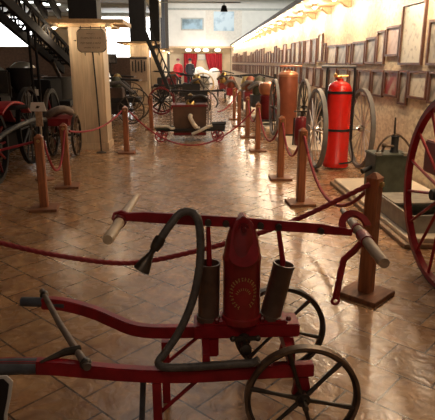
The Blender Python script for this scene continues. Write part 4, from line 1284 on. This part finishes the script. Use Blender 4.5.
def carriage(name, label, x, y, L_, body, R_=0.42, group=None, top=None, hood=False):
    r = thing(name, label, 'fire engine', (x, y, 0), group=group)
    for sx in (-1, 1):
        for sy, rr in ((-1, R_ * 0.8), (1, R_)):
            wheel(r, (sx * L_ * 0.36, sy * 0.42, rr), rr, 'Y', 0.035, 0.045, 10, 'iron', 'iron_brown', 'black', 0.013, 0.05, 0.12, seg=32)
    MB().box((0, 0, 0.62), (L_, 0.6, 0.12)).build('chassis', 'black', r, bevel=0.01)
    MB().box((0, 0, 0.40), (L_ * 0.55, 0.5, 0.32), taper=1.15).build('dark_underfill', 'black_soft', r, bevel=0.02)  # solid added between the wheels to make the underside dark
    MB().box((-L_ * .3, 0, 0.82), (L_ * 0.18, 0.6, 0.28)).build('seat', 'black_soft', r, bevel=0.03)
    MB().tube([(-L_ * .1, -.28, 0.95), (0, -.3, 1.05), (L_ * .2, -.28, 1.08), (L_ * .4, -.28, 0.8)], 0.05, 8).build('coiled_hose', 'hose', r)
    MB().box((-L_ * 0.02, 0, 0.80), (L_ * 0.5, 0.55, 0.28)).build('body', body, r, bevel=0.02)
    MB().lathe([(0.14, 0.94), (0.15, 1.0), (0.13, 1.15), (0.06, 1.22), (0, 1.23)], (L_ * 0.12, 0, 0), seg=20).build('air_chamber', top or 'brass', r)
    MB().tube([(-L_ * 0.5, 0, 1.22), (0, 0, 1.18), (L_ * 0.5, 0, 1.12)], 0.03, 8).build('pump_beam', 'black', r)
    MB().tube([(-L_ * 0.5, -0.4, 1.22), (-L_ * 0.5, 0.4, 1.22)], 0.022, 8).build('handle', 'old_wood', r)
    MB().tube([(L_ * 0.5, -0.4, 1.12), (L_ * 0.5, 0.4, 1.12)], 0.022, 8).build('handle', 'old_wood', r)
    MB().tube([(-L_ * 0.5, -.2, 0.62), (-L_ * 0.85, -.2, 0.35)], 0.025, 8).build('draw_bar', 'old_wood', r)
    return r


carriage('pump_carriage', 'dark pump carriage with spoked wheels right behind the pine column', -2.2, 14.8, 1.7, 'chest', 0.46, top='olive')
carriage('pump_carriage', 'dark pump carriage standing before the second column', -2.6, 18.3, 1.5, 'black', 0.48)
carriage('pump_carriage', 'red and black carriage behind the placard at the far left', -4.6, 13.5, 2.2, 'red_dark', 0.55)
carriage('pump_carriage', 'brown pump carriage farthest left in front of the dark wall', -6.2, 19.0, 2.4, 'chest', 0.6)
carriage('pump_carriage', 'low red carriage beyond the middle cart towards the mannequins', -0.9, 23.5, 1.3, 'red_dark', 0.34, top='copper')
carriage('pump_carriage', 'low dark carriage between the middle cart and big golden wheel', 0.1, 17.5, 0.9, 'black', 0.26)

r = thing('milk_glass_lamp', 'white bell-shaped lamp on the carriage behind the pine column', 'lamp', (-2.46, 16.1, 0), world=True)
MB().lathe([(0.16, 1.02), (0.13, 1.10), (0.07, 1.22), (0.05, 1.30), (0, 1.31)], (-2.42, 16.2, 0), seg=20).build('lamp_shade', 'white_shade', r)
MB().cyl((-2.42, 16.2, 0), (-2.42, 16.2, 1.04), 0.02, seg=8).build('pole', 'black', r)
r = thing('curved_horn_stand', 'black curved iron horn rising right beside the pine column', 'iron stand', (-2.5, 16, 0), world=True)
MB().tube(smooth_path([(-2.58, 16.0, 0.0), (-2.62, 16.0, 0.9), (-2.62, 16.0, 1.35), (-2.55, 16.0, 1.65), (-2.40, 16.0, 1.98)], 6), [0.03] * 12 + [0.05] * 8 + [0.07] * 4 + [0.03], 10).build('horn', 'iron', r)
r = thing('framed_picture', 'dark picture on a stand between the first and second columns', 'picture', (-3.3, 21.3, 0), world=True)
MB().box((-3.05, 21.3, 1.72), (0.48, 0.05, 0.36)).build('picture_frame', 'black', r)
MB().box((-3.05, 21.27, 1.72), (0.40, 0.02, 0.28)).build('print', PIC['dark'], r)
MB().cyl((-3.05, 21.32, 0), (-3.05, 21.32, 1.6), 0.02, seg=8).build('stand', 'black', r)
r = thing('tool_board', 'board of dark tools hung on the second column', 'tool board', (-1.9, 20.45, 1.3), world=True)
MB().box((-1.9, 20.46, 1.35), (0.6, 0.03, 0.9)).build('board', 'bar_wood', r)
tl = MB().box((-1.9, 20.43, 1.74), (0.64, 0.03, 0.06))
for k in range(5):
    tl.box((-2.12 + 0.11 * k, 20.43, 1.45), (0.045, 0.03, 0.35 + 0.1 * (k % 2)))
tl.build('tools', 'black', r)

# second ladder engine right of the second column
r = thing('red_wheeled_ladder', 'wheeled ladder with a red wheel leaning up right of the second column', 'ladder', (-0.95, 17.2, 0), world=True)
wheel(r, (-0.92, 17.0, 0.42), 0.42, 'Y', 0.05, 0.06, 10, 'red_dark', 'black', 'black', 0.02, 0.06, 0.14, seg=36)
wheel(r, (-0.92, 17.9, 0.42), 0.42, 'Y', 0.05, 0.06, 10, 'red_dark', 'black', 'black', 0.02, 0.06, 0.14, seg=36)
MB().tube([(-0.92, 16.9, 0.42), (-0.92, 18.0, 0.42)], 0.03, 8).build('axle', 'black', r)
a, b = Vector((-0.60, 17.4, 0.55)), Vector((-1.42, 17.4, 2.55))
d = (b - a).normalized()
n_ = Vector((d.z, 0, -d.x))
for oy in (-0.22, 0.22):
    m = MB().bar(a + Vector((0, oy, 0)), b + Vector((0, oy, 0)), 0.11, 0.07, up=(0, 1, 0)).bar(a + n_ * 0.2 + Vector((0, oy, 0)), b + n_ * 0.2 + Vector((0, oy, 0)), 0.03, 0.04, up=(0, 1, 0))
    for k in range(9):
        p = a.lerp(b, k / 9) + Vector((0, oy, 0))
        q = a.lerp(b, (k + 1) / 9) + Vector((0, oy, 0))
        m.bar(p, q + n_ * 0.2, 0.02, 0.02, up=(0, 1, 0))
    m.build('ladder_rail', 'black', r)
for k in range(1, 9):
    p = a.lerp(b, k / 9)
    MB().cyl(p - Vector((0, 0.22, 0)), p + Vector((0, 0.22, 0)), 0.015, seg=6).build('rung', 'iron', r)
